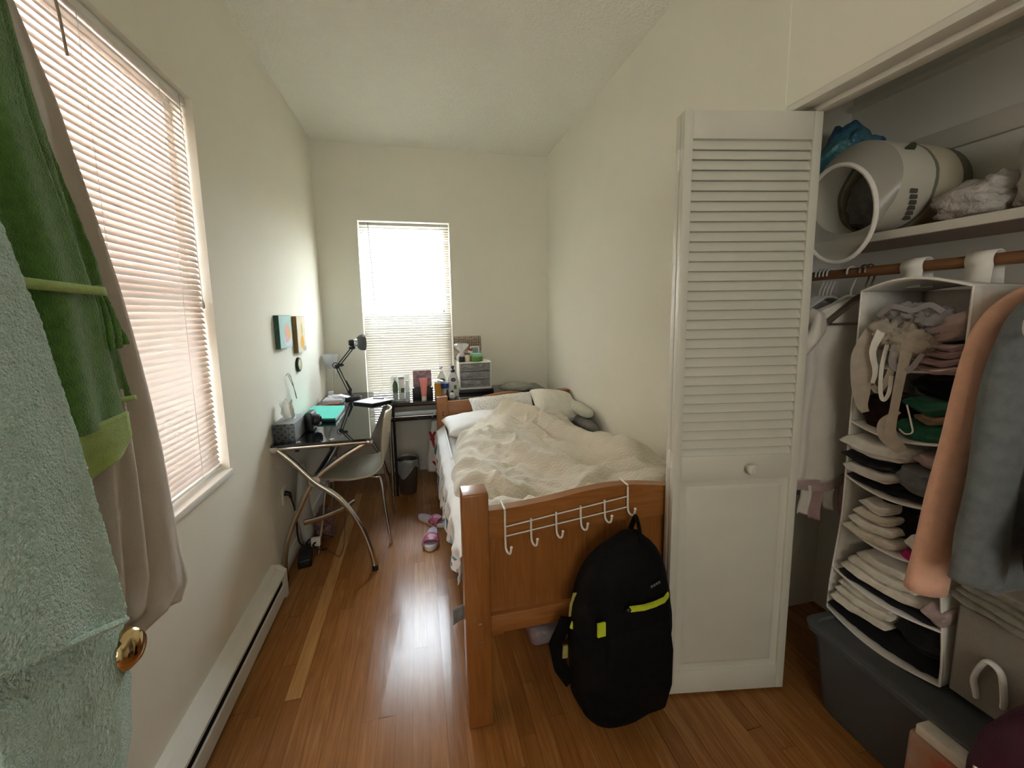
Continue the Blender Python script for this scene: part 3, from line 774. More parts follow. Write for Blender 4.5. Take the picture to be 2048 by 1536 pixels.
# things under the bed
tape_m = mat('grey_tape', (0.30, 0.31, 0.32), 0.5, var=(30, 0.15))
m = MB(); m.grid(lambda u, v: Vector((0.078 + 0.065 * u, 1.335 + 0.012 * math.sin(u * 3) + 0.01 * v, 0.372 - 0.075 * v + 0.012 * u - 0.012 * math.sin(v * 4))), 10, 10)
o = m.build('cloth_tag', tape_m, solid=0.002); tag(o, 'small grey cloth tab sticking out beside the front bed post', 'tab')
ubag_m = mat('printed_plastic_film', (0.42, 0.42, 0.45), 0.35, var=(9, 0.6), color2=(0.22, 0.05, 0.07), bump=(30, 0.5, 0.02))
m = MB(); m.box(0.40, 0.86, 1.50, 2.20, 0.0, 0.085, bevel=0.03, seg=4)
for v in m.bm.verts: v.co += Vector((0.012 * nz(v.co.x * 9, v.co.y * 9), 0, 0.012 * nz(v.co.x * 9, v.co.y * 9, 5)))
o = m.build('storage_bag', ubag_m, angle=80); tag(o, 'flat printed plastic storage bag under the bed behind the backpack', 'bag')

# ================================================================== over-board hook rack
rk = thing('hook_rack', 'white wire six hook rack hung over the pine footboard', 'hook rack', (0.47, FY, 0.79))
def fb_top(x): return float(np.interp(x, [p[0] for p in ft], [p[1] for p in ft]))
HXS = [0.251, 0.339, 0.427, 0.515, 0.603, 0.690]
YP = FY + 0.012
for i, hx in enumerate(HXS):
    end = i in (0, 5)
    zt = fb_top(hx) + 0.004 if end else np.interp(hx, [0.251, 0.69], [0.714, 0.766])
    tilt = np.interp(hx, [0.251, 0.69], [0, 0.010])
    zb = 0.622 + 0.075 * (hx - 0.251) / 0.44
    pts = []
    if end: pts += [(hx, FY + 0.068, zt - 0.05), (hx, FY + 0.068, zt), (hx, YP - 0.002, zt)]
    pts += [(hx, YP - 0.002, zt - (0.006 if end else 0)), (hx, YP - 0.004, zb + 0.03), (hx + 0.002, YP - 0.006, zb + 0.008), (hx + 0.006, YP - 0.016, zb), (hx + 0.011, YP - 0.028, zb + 0.006), (hx + 0.013, YP - 0.033, zb + 0.028)]
    if end:
        m = MB(); m.tube(pts[:3], 0.0036, 8); m.tube(spline(pts[3:], 4), [0.0036, 0.0038], 8)
    else:
        m = MB(); m.tube(spline(pts, 4), 0.0036, 8)
    m.blob((hx + 0.013, YP - 0.033, zb + 0.028), (0.005, 0.005, 0.005), seg=10)
    m.build('hook', wire_m, rk)
for z0, z1 in ((0.705, 0.757), (0.672, 0.718)):
    m = MB(); m.tube([(HXS[0], YP, z0), (HXS[-1], YP, z1)], 0.0024, 8); m.build('crossbar', wire_m, rk)

# ================================================================== backpack
bk = thing('backpack', 'bulky black backpack with neon yellow zip hung on the footboard hook', 'backpack', (0.6, 1.12, 0.08))
pack_m = mat('black_nylon', (0.005, 0.005, 0.0055), 0.8, spec=0.15, var=(40, 0.4), bump=(300, 0.3, 0.002))
neon_m = mat('neon_yellow_webbing', (0.55, 0.66, 0.03), 0.6, var=(60, 0.15))
neon_d = mat('muted_yellow_webbing', (0.45, 0.40, 0.12), 0.7, var=(60, 0.2))
logo_m = mat('grey_print', (0.12, 0.12, 0.125), 0.6, var=(60, 0.1))
prof = [(0.085, 0.575, 0.03, 0.05), (0.10, 0.585, 0.105, 0.085), (0.14, 0.60, 0.150, 0.100), (0.22, 0.606, 0.163, 0.104), (0.32, 0.603, 0.169, 0.104), (0.43, 0.605, 0.166, 0.100), (0.50, 0.609, 0.157, 0.094), (0.56, 0.612, 0.142, 0.085), (0.61, 0.618, 0.122, 0.070), (0.645, 0.625, 0.098, 0.052), (0.672, 0.630, 0.062, 0.034), (0.695, 0.634, 0.034, 0.022)]
m = MB(); rings = []
zz = np.linspace(prof[0][0], prof[-1][0], 44)
for z in zz:
    cx_, rx, ry = interp(prof, z)
    ring = []
    for k in range(44):
        a = 2 * PI * k / 44
        c, s_ = math.cos(a), math.sin(a)
        pw = 0.72
        ex = math.copysign(abs(c) ** pw, c); ey = math.copysign(abs(s_) ** pw, s_)
        w = 1 + 0.035 * nz(c * 2.2, s_ * 2.2, z * 9) + 0.02 * nz(c * 5, s_ * 5, z * 22)
        ring.append(Vector((cx_ + rx * ex * w, 1.125 + ry * ey * w, z)))
    rings.append(ring)
m.rings(rings); m.build('body', pack_m, bk, angle=120)
m = MB()   # bulging front pocket
rings = []
for z, hw, d in ((0.125, 0.06, 0.0), (0.14, 0.10, 0.016), (0.22, 0.118, 0.026), (0.34, 0.118, 0.026), (0.43, 0.105, 0.020), (0.46, 0.07, 0.0)):
    rings.append([Vector((0.625 + hw * math.cos(a), 1.045 - d * max(0, math.sin(a)) ** 0.5 - (0.004 if math.sin(a) > 0 else -0.02), z)) for a in [2 * PI * k / 30 for k in range(30)]])
m.rings(rings); m.build('front_pocket', pack_m, bk, angle=100)
m = MB(); m.tube([(0.655, 1.09, 0.685), (0.668, 1.13, 0.716), (0.694, 1.195, 0.702), (0.680, 1.20, 0.66)], 0.012, 10, smooth=5, flat=0.5); m.build('haul_loop', pack_m, bk)
def strip(pts, w, th, m_, name, parent):
    """flat webbing through pts lying in a vertical plane facing the camera side"""
    mm = MB(); P_ = [Vector(p) for p in pts]; rings = []
    for i, p in enumerate(P_):
        t = (P_[min(i + 1, len(P_) - 1)] - P_[max(i - 1, 0)]).normalized()
        nrm = Vector((0.1, -1, 0)).normalized(); s_ = t.cross(nrm).normalized()
        rings.append([p + s_ * w / 2 - nrm * th, p + s_ * w / 2 + nrm * th, p - s_ * w / 2 + nrm * th, p - s_ * w / 2 - nrm * th])
    mm.rings(rings); return mm.build(name, m_, parent, angle=30)
zp = strip([(0.578, 1.013, 0.523), (0.62, 1.008, 0.524), (0.66, 1.014, 0.523), (0.700, 1.026, 0.521), (0.728, 1.046, 0.520)], 0.014, 0.004, neon_m, 'zip_flap', bk)
m = MB(); m.blob((0.573, 1.012, 0.522), (0.009, 0.006, 0.007), seg=12); m.build('zip_pull', black_m, zp)
strip([(0.489, 1.018, 0.492), (0.488, 1.015, 0.452)], 0.026, 0.003, neon_m, 'label_tab', bk)
strip([(0.452, 1.13, 0.515), (0.444, 1.14, 0.47), (0.440, 1.14, 0.43)], 0.014, 0.002, neon_d, 'strap_end', bk)
m = MB(); Mb = Matrix.Translation((0.455, 1.125, 0.425)) @ Matrix.Rotation(0.45, 4, 'Y'); m.box(-0.013, 0.013, -0.005, 0.005, -0.032, 0.032, bevel=0.004, M=Mb); m.build('buckle', neon_m, bk)
strip([(0.432, 1.165, 0.305), (0.430, 1.165, 0.262)], 0.018, 0.003, neon_d, 'label_tab', bk)
strip([(0.44, 1.17, 0.40), (0.400, 1.175, 0.31), (0.418, 1.175, 0.22), (0.452, 1.17, 0.165)], 0.045, 0.006, pack_m, 'shoulder_strap', bk)
for i in range(4):   # small embossed grey maker's mark
    m = MB(); m.box(0.655 + i * 0.011, 0.662 + i * 0.011, 1.028 + i * 0.004, 1.031 + i * 0.004, 0.566, 0.574, bevel=0.001); m.build('emblem', logo_m, bk)

# ================================================================== slippers
sole_m = mat('white_foam', (0.74, 0.68, 0.66), 0.7, var=(30, 0.06)); insole_m = mat('lilac_insole', (0.55, 0.48, 0.60), 0.8, var=(40, 0.12))
strap_m = mat('pink_spotted_strap', (0.36, 0.07, 0.13), 0.55)
n, l, b = nodes_of(strap_m)
vo = n.new('ShaderNodeTexVoronoi'); vo.inputs['Scale'].default_value = 26; tcx = n.new('ShaderNodeTexCoord')
rr = n.new('ShaderNodeValToRGB'); rr.color_ramp.elements[0].position = 0.38; rr.color_ramp.elements[0].color = (0.55, 0.27, 0.36, 1)
rr.color_ramp.elements[1].position = 0.46; rr.color_ramp.elements[1].color = (0.36, 0.065, 0.125, 1)
l.new(tcx.outputs['Object'], vo.inputs['Vector']); l.new(vo.outputs['Distance'], rr.inputs['Fac']); l.new(rr.outputs['Color'], b.inputs['Base Color'])
def foot(t):   # half width along the sole, heel 0 to toe 1
    return 0.034 + 0.013 * sstep(0.3, 0.75, t) - 0.004 * math.exp(-((t - 0.42) / 0.15) ** 2)
def sole_outline(sc, n_=40):
    pts = []
    L = 0.245
    for i in range(n_):
        a = 2 * PI * i / n_
        t = 0.5 - 0.5 * math.cos(a)
        w = foot(t) * (max(0, 1 - abs(2 * t - 1) ** 3.2)) ** 0.5
        pts.append((math.copysign(w, math.sin(a)) * sc, (t - 0.5) * L * (1 - (1 - sc) * 0.4)))
    return pts
def slipper(label, loc, ang):
    r = thing('slipper', label, 'slipper', (0, 0, 0), 'pink slippers by the bed')
    m = MB(); o0, o1 = sole_outline(0.96), sole_outline(1.0)
    m.rings([[Vector((x, y, 0)) for x, y in o0], [Vector((x, y, 0.006)) for x, y in o1], [Vector((x, y, 0.022)) for x, y in o1], [Vector((x, y, 0.026)) for x, y in sole_outline(0.95)]])
    m.build('sole', sole_m, r)
    m = MB(); oo = sole_outline(0.90); m.rings([[Vector((x, y, 0.025)) for x, y in oo], [Vector((x, y, 0.0285)) for x, y in sole_outline(0.88)]]); m.build('insole', insole_m, r)
    m = MB()
    def f(u, v):
        y = 0.005 + 0.082 * v
        w = foot(y / 0.245 + 0.5) + 0.003
        a = PI * u
        return Vector((-w * math.cos(a), y + 0.012 * math.sin(a) * (0.5 - v), 0.018 + (0.042 - 0.010 * v) * math.sin(a) ** 0.7))
    m.grid(f, 24, 10); m.build('strap', strap_m, r, solid=0.004)
    r.location = loc; r.rotation_euler = (0, 0, ang); return r
sl1 = slipper('pink spotted slipper nearest the camera with its toe pointing forward', (0.030, 2.462, 0), PI - 0.12)
sl2 = copy_tree(sl1, (0.040, 2.690, 0), 'pink spotted slipper behind the other one, turned sideways to the bed')
sl2.rotation_euler = (0, 0, PI + 0.78)

# ================================================================== folding louvered closet door
XFD = Matrix.Translation((0.823, 1.178, 0.0)) @ Matrix.Rotation(math.atan2(1.102 - 1.178, 1.258 - 0.823), 4, 'Z')
bd = bpy.data.objects.new('door_2', None); COL.objects.link(bd); bd['kind'] = 'structure'; bd['label'] = 'white louvered folding closet door standing open'
def leaf(y0, W, front):
    t = 0.028; st = 0.028; z0, z1 = 0.012, 2.008
    m = MB()
    for a, b_ in ((0, st), (W - st, W)): m.box(a, b_, y0, y0 + t, z0, z1, bevel=0.002)
    for a, b_ in ((z0, 0.100), (0.822, 0.908), (1.925, z1)): m.box(st, W - st, y0 + 0.001, y0 + t - 0.001, a, b_, bevel=0.0015)
    lf = m.build('leaf_frame', door_m, bd, xf=XFD)
    m = MB(); p = 0.0311; n_ = int((1.925 - 0.908) / p)
    for i in range(n_ + 1):
        zc = 0.908 + 0.012 + i * p
        Ml = Matrix.Translation((0, y0 + t / 2, min(zc, 1.913))) @ Matrix.Rotation(math.radians(66), 4, 'X')
        m.box(st - 0.002, W - st + 0.002, -0.0198, 0.0198, -0.0028, 0.0028, bevel=0.0012, M=Ml, seg=1)
    m.build('louvers', door_m, lf, xf=XFD)
    m = MB(); m.box(st, W - st, y0 + 0.009, y0 + t - 0.009, 0.098, 0.824)
    m.rings([[(a, y, c) for a, c in ((st + i, 0.100 + i), (W - st - i, 0.100 + i), (W - st - i, 0.822 - i), (st + i, 0.822 - i))] for i, y in ((0.022, y0 + 0.0095), (0.034, y0 + 0.005), (0.036, y0 + 0.0045))])
    m.build('lower_panel', door_m, lf, angle=20, xf=XFD)
    return lf
lf = leaf(0.0, 0.4416, True); leaf(0.031, 0.358, False)
m = MB(); m.lathe([(0.011, 0), (0.010, 0.012), (0.017, 0.018), (0.0195, 0.025), (0.017, 0.031), (0.009, 0.0335), (0.0075, 0.031), (0.0005, 0.031)], (0.262, 0.001, 0.865), 24, M=Matrix.Rotation(PI / 2, 4, 'X'))
m.build('knob', door_m, lf, xf=XFD)
for z in (1.87, 0.893, 0.15):
    m = MB(); m.tube([(-0.003, 0.0295, z - 0.032), (-0.003, 0.0295, z + 0.032)], 0.0035, 8)
    m.box(-0.0015, 0.0, 0.005, 0.055, z - 0.028, z + 0.028); m.build('hinge', trim_m, bd, xf=XFD)
m = MB(); m.tube([(0.42, 0.014, 2.0), (0.42, 0.014, 2.018)], 0.005, 10); m.build('pivot_pin', chrome_m, bd, xf=XFD)

# ================================================================== black glass desk
dk = thing('desk', 'black glass corner desk on curved steel tube legs below the back window', 'desk', (-0.5, 2.9, 0))
glass_m = mat('black_glass', (0.006, 0.007, 0.008), 0.015, spec=0.85, var=(3, 0.1)); nodes_of(glass_m)[2].inputs['IOR'].default_value = 1.7
ZT = 0.746
m = MB()
L2 = [(-0.757, 2.252), (-0.272, 2.252), (-0.268, 2.256), (-0.268, 3.125), (1.06, 3.125), (1.06, 3.66), (-0.757, 3.66)]
m.prism(L2, lambda u, v: (u, v, ZT - 0.010), lambda u, v: (u, v, ZT)); m.build('glass_top', glass_m, dk, smooth=False)
blk_edge = mat('black_enamel', (0.012, 0.012, 0.012), 0.3, var=(20, 0.3))
m = MB(); m.box(-0.25, 1.04, 3.130, 3.142, 0.712, 0.735, bevel=0.003); m.build('front_rail', blk_edge, dk)
m = MB(); m.box(-0.24, 0.95, 3.142, 3.40, 0.600, 0.614, bevel=0.003); m.build('keyboard_tray', mat('matt_black_board', (0.010, 0.010, 0.010), 0.6, spec=0.25, var=(20, 0.3)), dk)
for xx in (-0.22, 0.90):
    m = MB(); m.tube([(xx, 3.26, 0.614), (xx, 3.26, 0.735)], 0.009, 8); m.build('tray_hanger', blk_edge, dk)
def tubep(pts, r=0.0145, sm=8, name='leg', mm=chrome_m, par=dk, **k):
    m = MB(); m.tube(pts, r, 14, smooth=sm, **k); return m.build(name, mm, par)
tubep([(-0.745, 2.275, 0.722), (-0.287, 2.275, 0.722)], sm=0, name='end_tube')
for xx in (-0.748, -0.284):
    m = MB(); m.blob((xx, 2.275, 0.722), (0.022, 0.022, 0.022), seg=16); m.build('end_knob', white_p if xx < -0.5 else chrome_m, dk)
for xx in (-0.64, -0.47): 
    m = MB(); m.lathe([(0.012, 0.700), (0.012, 0.736)], (xx, 2.275, 0), 12); m.build('glass_pad', blk_edge, dk)
    m = MB(); m.lathe([(0.013, ZT), (0.013, ZT + 0.002), (0.0005, ZT + 0.0025)], (xx, 2.29, 0), 14); m.build('glass_cap', chrome_m, dk)
J = (-0.567, 2.262, 0.533)
tubep([(-0.735, 2.275, 0.717), (-0.66, 2.27, 0.640), (-0.567, 2.262, 0.533), (-0.444, 2.255, 0.424), (-0.352, 2.25, 0.270), (-0.303, 2.245, 0.115), (-0.285, 2.24, 0.006)])
tubep([(-0.295, 2.280, 0.717), (-0.430, 2.278, 0.640), (-0.567, 2.272, 0.535), (-0.648, 2.27, 0.395), (-0.716, 2.27, 0.237), (-0.742, 2.27, 0.115), (-0.748, 2.27, 0.006)])
for xx, yy in ((-0.285, 2.24), (-0.748, 2.27)):
    m = MB(); m.lathe([(0.017, 0), (0.017, 0.03), (0.0005, 0.03)], (xx, yy, 0), 14); m.build('foot_cap', black_m, dk)
m = MB(); m.lathe([(0.030, -0.022), (0.030, 0.0), (0.026, 0.006), (0.0005, 0.008)], J, 24, M=Matrix.Rotation(PI / 2, 4, 'X')); m.build('joint_disc', mat('satin_aluminium', (0.55, 0.53, 0.48), 0.4, metal=0.6, var=(20, 0.1)), dk)
tubep([(-0.567, 2.29, 0.533), (-0.567, 3.40, 0.533)], r=0.020, sm=0, name='stretcher', mm=blk_edge)
tubep([(-0.735, 3.44, 0.717), (-0.66, 3.44, 0.640), (-0.567, 3.44, 0.533), (-0.444, 3.44, 0.424), (-0.352, 3.44, 0.270), (-0.303, 3.44, 0.115), (-0.285, 3.44, 0.006)])
tubep([(-0.295, 3.45, 0.717), (-0.430, 3.45, 0.640), (-0.567, 3.45, 0.535), (-0.648, 3.45, 0.395), (-0.716, 3.45, 0.237), (-0.742, 3.45, 0.115), (-0.748, 3.45, 0.006)])
for xx in (-0.735, -0.292): tubep([(xx, 2.28, 0.722), (xx, 3.45, 0.722)], sm=0, r=0.012, name='side_tube')
tubep([(-0.236, 3.165, 0.735), (-0.236, 3.165, 0.006)], sm=0, r=0.013); tubep([(-0.205, 3.165, 0.735), (-0.205, 3.165, 0.006)], sm=0, r=0.010, mm=blk_edge)
tubep([(1.0, 3.60, 0.735), (1.0, 3.60, 0.006)], sm=0, r=0.013); tubep([(1.0, 3.2, 0.735), (1.0, 3.2, 0.006)], sm=0, r=0.013)
tubep([(-0.236, 3.165, 0.620), (-0.205, 3.165, 0.630), (0.9, 3.165, 0.622)], sm=0, r=0.008, name='tray_tube')
tubep([(-0.66, 2.36, 0.265), (-0.58, 2.40, 0.262), (-0.48, 2.45, 0.275), (-0.42, 2.52, 0.29)], r=0.016, name='foot_rest', flat=0.6)

# ================================================================== chair
ch = thing('chair', 'cream moulded shell chair on thin steel legs tucked under the desk', 'chair', (-0.42, 2.68, 0))
shell_m = mat('cream_moulded_shell', (0.50, 0.45, 0.34), 0.4, spec=0.4, var=(6, 0.05)); seat_in = mat('shaded_seat_tone', (0.30, 0.29, 0.25), 0.5, var=(6, 0.06))  # seat_in puts the shade inside the seat into a darker colour; unused
PROF = spline([(-0.635, 0, 0.440), (-0.60, 0, 0.455), (-0.50, 0, 0.437), (-0.40, 0, 0.425), (-0.305, 0, 0.430), (-0.255, 0, 0.470), (-0.228, 0, 0.545), (-0.212, 0, 0.64), (-0.196, 0, 0.74), (-0.186, 0, 0.812)], 6)
def shell(u, v):
    k = v * (len(PROF) - 1); i = min(int(k), len(PROF) - 2); p = PROF[i].lerp(PROF[i + 1], k - i)
    hw, = interp([(0, 0.14), (0.06, 0.185), (0.3, 0.205), (0.55, 0.190), (0.72, 0.178), (0.86, 0.175), (0.95, 0.150), (1, 0.085)], v)
    a = 2 * u - 1
    up = 0.022 * a * a * sstep(0.1, 0.5, v) * (1 - sstep(0.5, 0.7, v))
    fwd = -0.030 * a * a * sstep(0.55, 0.8, v)
    return Vector((p.x + fwd, 2.685 + a * hw, p.z + up))
m = MB(); m.grid(shell, 24, 54); m.build('shell', shell_m, ch, solid=0.010, angle=120)
def cleg(pts): 
    m = MB(); m.tube(pts, 0.0085, 10, smooth=6); return m.build('leg', chrome_m, ch)
for ys, yf in ((2.56, 2.487), (2.81, 2.875)):
    cleg([(-0.42, ys + 0.03 * (1 if ys < 2.7 else -1), 0.415), (-0.30, ys, 0.412), (-0.262, ys, 0.385), (-0.240, (ys + yf) / 2, 0.2), (-0.215, yf, 0.004)])
    cleg([(-0.42, ys + 0.03 * (1 if ys < 2.7 else -1), 0.415), (-0.54, ys, 0.412), (-0.575, ys, 0.385), (-0.60, (ys + yf) / 2, 0.2), (-0.63, yf, 0.004)])
m = MB(); m.box(-0.50, -0.33, 2.60, 2.77, 0.408, 0.420, bevel=0.004); m.build('mount_plate', black_m, ch)

# ================================================================== things on the desk
# desk lamp
lp = thing('desk_lamp', 'black jointed arm desk lamp with a bowl shade beside the window', 'lamp', (-0.533, 3.42, ZT))
lam = mat('black_lamp_enamel', (0.015, 0.014, 0.013), 0.35, var=(25, 0.2)); alu = mat('grey_shade_enamel', (0.07, 0.07, 0.067), 0.35, var=(25, 0.1))
m = MB(); m.lathe([(0.074, 0), (0.075, 0.012), (0.070, 0.020), (0.030, 0.024), (0.018, 0.034), (0.0005, 0.036)], (-0.533, 3.42, ZT), 32); m.build('base', lam, lp)
A0, A1, A2 = Vector((-0.548, 3.42, 0.800)), Vector((-0.628, 3.42, 1.005)), Vector((-0.512, 3.42, 1.140))
def bars(a, b, off, r, name):
    d = (b - a).normalized(); s_ = Vector((-d.z, 0, d.x))
    m = MB()
    for k in (-1, 1): m.tube([a + s_ * off * k, b + s_ * off * k], r, 8)
    o = m.build(name, lam, lp); return o
m = MB(); m.tube([(-0.54, 3.42, 0.775), A0], 0.010, 10); m.blob(A0, (0.017, 0.012, 0.017), seg=14); m.build('pivot', lam, lp)
bars(A0, A1, 0.009, 0.0045, 'lower_arm'); bars(A1 + Vector((0.012, 0, 0.010)), A2, 0.008, 0.0045, 'upper_arm')
m = MB(); m.tube([A0 + Vector((0.018, 0, 0.01)), A0 + (A1 - A0) * 0.45 + Vector((0.014, 0, 0))], 0.006, 8); m.build('spring', lam, lp)
m = MB()
rings_c = [A1 + Vector((-0.012 + 0.022 * math.cos(t), 0.01, 0.008 + 0.022 * math.sin(t))) for t in np.linspace(0, 2 * PI, 24)]
m.tube(rings_c, 0.003, 6); m.blob(A1, (0.020, 0.014, 0.018), seg=14); m.blob(A1 + Vector((0.03, 0, 0.012)), (0.022, 0.012, 0.013), seg=12); m.build('elbow_joint', lam, lp)
m = MB(); m.blob(A2 + Vector((0.004, 0, 0.008)), (0.026, 0.014, 0.013), seg=14); m.tube([A2, A2 + Vector((0.02, 0, 0.045))], 0.007, 8); m.build('wrist_joint', lam, lp)
ax = Vector((0.80, 0.30, -0.0)).normalized()
Mh = Matrix.Translation((-0.497, 3.42, 1.188)) @ ax.to_track_quat('Z', 'Y').to_matrix().to_4x4() @ Matrix.Rotation(0, 4, 'Z')
m = MB(); m.lathe([(0.030, 0.028), (0.045, 0.034), (0.058, 0.048), (0.064, 0.066), (0.066, 0.085), (0.064, 0.085), (0.060, 0.062), (0.050, 0.045), (0.030, 0.034)], (0, 0, 0), 32, M=Mh); m.build('shade', alu, lp)
m = MB(); m.lathe([(0.0005, -0.035), (0.020, -0.033), (0.026, -0.022), (0.026, 0.0)], (0, 0, 0), 24, M=Mh); m.build('socket_cap', lam, lp)
m = MB(); m.lathe([(0.029, 0.0), (0.031, 0.004), (0.031, 0.028), (0.030, 0.03)], (0, 0, 0), 24, M=Mh); m.build('socket_sleeve', mat('bright_steel', (0.75, 0.78, 0.82), 0.25, metal=0.8, var=(20, 0.1)), lp)

# white cone lamp in the corner
wlp = thing('uplight_lamp', 'small white cone uplight lamp in the corner left of the black lamp', 'lamp', (-0.695, 3.54, ZT))
frost = mat('frosted_white_plastic', (0.80, 0.80, 0.82), 0.4, translucent=0.5, var=(20, 0.04))
m = MB(); m.lathe([(0.016, -0.10), (0.034, -0.070), (0.050, -0.035), (0.060, 0.02), (0.058, 0.02), (0.047, -0.035), (0.030, -0.068), (0.012, -0.094)], (-0.695, 3.54, 1.075), 28); m.build('shade', frost, wlp)
m = MB(); m.blob((-0.695, 3.54, 1.06), (0.024, 0.024, 0.03), seg=14); m.build('bulb', white_p, wlp)
m = MB(); m.tube([(-0.69, 3.54, 0.985), (-0.688, 3.54, 0.93), (-0.695, 3.54, 0.85), (-0.695, 3.54, ZT + 0.01)], 0.004, 8, smooth=6); m.build('stem', wire_m, wlp)
m = MB(); m.box(-0.672, -0.658, 3.53, 3.545, 0.93, 0.985, bevel=0.003); m.build('switch', white_p, wlp)
m = MB(); m.lathe([(0.045, 0), (0.044, 0.010), (0.008, 0.014), (0.0005, 0.014)], (-0.695, 3.54, ZT), 24); m.build('base', white_p, wlp)

# papers and small white boxes beside the lamp
paper_m = mat('white_paper', (0.76, 0.75, 0.80), 0.8, spec=0.2, var=(30, 0.04))
m = MB(); m.box(-0.715, -0.575, 3.24, 3.37, ZT, ZT + 0.030, bevel=0.003); o = m.build('carton', paper_m); tag(o, 'low white carton lying left of the black lamp base', 'box')
m = MB(); m.box(-0.70, -0.665, 3.39, 3.41, ZT, ZT + 0.068, bevel=0.002); o = m.build('label_card', paper_m); tag(o, 'small upright white card behind the low white carton', 'card')
for i in range(3):
    m = MB(); Mt = Matrix.Translation((-0.645 + i * 0.035, 3.30 + 0.005 * i, ZT + 0.031)) @ Matrix.Rotation(0.5 + i * 0.4, 4, 'Z') @ Matrix.Rotation(0.25, 4, 'X')
    m.box(-0.03, 0.03, -0.04, 0.04, 0.009 + 0.002 * i, 0.010 + 0.002 * i, M=Mt); o = m.build('receipt', paper_m, smooth=False)
    tag(o, 'crumpled white receipt on the low white carton', 'receipt', 'receipts on the low carton')
red_m = mat('coral_plastic', (0.55, 0.17, 0.13), 0.5, var=(30, 0.3))
m = MB(); m.tube([(-0.74, 3.12, ZT + 0.008), (-0.66, 3.17, ZT + 0.010), (-0.585, 3.19, ZT + 0.008)], [0.007, 0.009], 8, smooth=5); o = m.build('pen_case', red_m); tag(o, 'coral pen case lying behind the teal laptop', 'pen case')
# notepad
m = MB(); NP = [(-0.492, 3.193), (-0.345, 3.077), (-0.19, 3.193), (-0.369, 3.335)]
np_r = thing('notepad', 'open notepad of pale paper lying before the blind', 'notepad', (-0.35, 3.2, ZT))
m.prism(NP, lambda u, v: (u, v, ZT), lambda u, v: (u, v, ZT + 0.014)); m.build('cover', black_m, np_r, smooth=False)
m = MB(); m.prism(NP, lambda u, v: (u * 0.97 - 0.0105, v * 0.97 + 0.096, ZT + 0.0142), lambda u, v: (u * 0.97 - 0.0105, v * 0.97 + 0.096, ZT + 0.018)); m.build('page', mat('lilac_paper', (0.70, 0.68, 0.80), 0.8, spec=0.2, var=(20, 0.04)), np_r, smooth=False)
m = MB(); m.tube([(-0.355, 3.25, ZT + 0.022), (-0.275, 3.215, ZT + 0.022)], [0.0035, 0.0035], 8); o = m.build('pen', black_m); tag(o, 'black pen lying on the notepad page', 'pen')
# teal laptop
tl_m = mat('teal_lid', (0.10, 0.62, 0.50), 0.35, var=(8, 0.05))
lt = thing('laptop', 'closed laptop with a bright teal lid on the black glass', 'laptop', (-0.63, 2.87, ZT))
LP = [(-0.742, 2.705), (-0.520, 2.665), (-0.518, 2.675), (-0.523, 3.025), (-0.530, 3.035), (-0.742, 3.090)]
m = MB(); m.prism(LP, lambda u, v: (u, v, ZT + 0.003), lambda u, v: (u, v, ZT + 0.018)); m.build('base', mat('dark_green_case', (0.02, 0.075, 0.06), 0.4, var=(20, 0.2)), lt, smooth=False)
m = MB(); m.prism(LP, lambda u, v: (u, v, ZT + 0.0182), lambda u, v: (u, v, ZT + 0.026)); m.build('lid', tl_m, lt, smooth=False)
for (a, b_) in ((-0.72, 2.73), (-0.54, 2.70), (-0.54, 3.0), (-0.72, 3.05)):
    m = MB(); m.lathe([(0.008, 0), (0.008, 0.003)], (a, b_, ZT), 10); m.build('foot', black_m, lt)
# tissue box
tb = thing('tissue_box', 'dark patterned tissue box at the near end of the desk', 'tissue box', (-0.72, 2.41, ZT))
tis_m = mat('grey_damask_card', (0.055, 0.065, 0.07), 0.5)
n, l, b = nodes_of(tis_m)
vo = n.new('ShaderNodeTexVoronoi'); vo.feature = 'F1'; vo.inputs['Scale'].default_value = 30; vo.inputs['Randomness'].default_value = 0.15; tcx = n.new('ShaderNodeTexCoord')
rr = n.new('ShaderNodeValToRGB'); rr.color_ramp.elements[0].color = (0.05, 0.06, 0.065, 1); rr.color_ramp.elements[1].color = (0.05, 0.06, 0.065, 1)
rr.color_ramp.elements[0].position = 0.25; rr.color_ramp.elements[1].position = 0.5; x = rr.color_ramp.elements.new(0.38); x.color = (0.16, 0.18, 0.19, 1)
l.new(tcx.outputs['Object'], vo.inputs['Vector']); l.new(vo.outputs['Distance'], rr.inputs['Fac']); l.new(rr.outputs['Color'], b.inputs['Base Color'])
tis2 = mat('pale_grey_card', (0.30, 0.32, 0.33), 0.5, var=(14, 0.25))
TBX = (-0.757, -0.650, 2.305, 2.525)
m = MB(); m.box(TBX[0], TBX[1], TBX[2], TBX[3], ZT, ZT + 0.098, bevel=0.002)
for f in m.bm.faces:
    if f.calc_center_median().x > TBX[1] - 0.003 or f.calc_center_median().z > ZT + 0.095: f.material_index = 1
m.build('carton', [tis_m, tis2], tb)
m = MB(); m.lathe([(0.030, 0), (0.030, 0.0015), (0.0005, 0.0015)], (-0.705, 2.42, ZT + 0.098), 24, sy=1.8); m.build('slot_film', mat('clear_film', (0.55, 0.58, 0.58), 0.15, var=(60, 0.3)), tb)
def tuft(u, v):
    a = (u - 0.5)
    r = 0.016 + 0.030 * v + 0.010 * math.sin(v * 5)
    return Vector((-0.705 + 0.9 * r * math.sin(a * 5.0) + 0.008 * nz(u * 5, v * 4, 2) - 0.012 * v, 2.42 + r * math.cos(a * 5.0) * 0.8, ZT + 0.095 + 0.115 * v * (1 - 0.25 * abs(math.sin(u * 7))) ))
m = MB(); m.grid(tuft, 40, 20); m.build('tissue', mat('tissue_paper', (0.74, 0.72, 0.66), 0.9, translucent=0.3, var=(30, 0.04)), tb, angle=120)
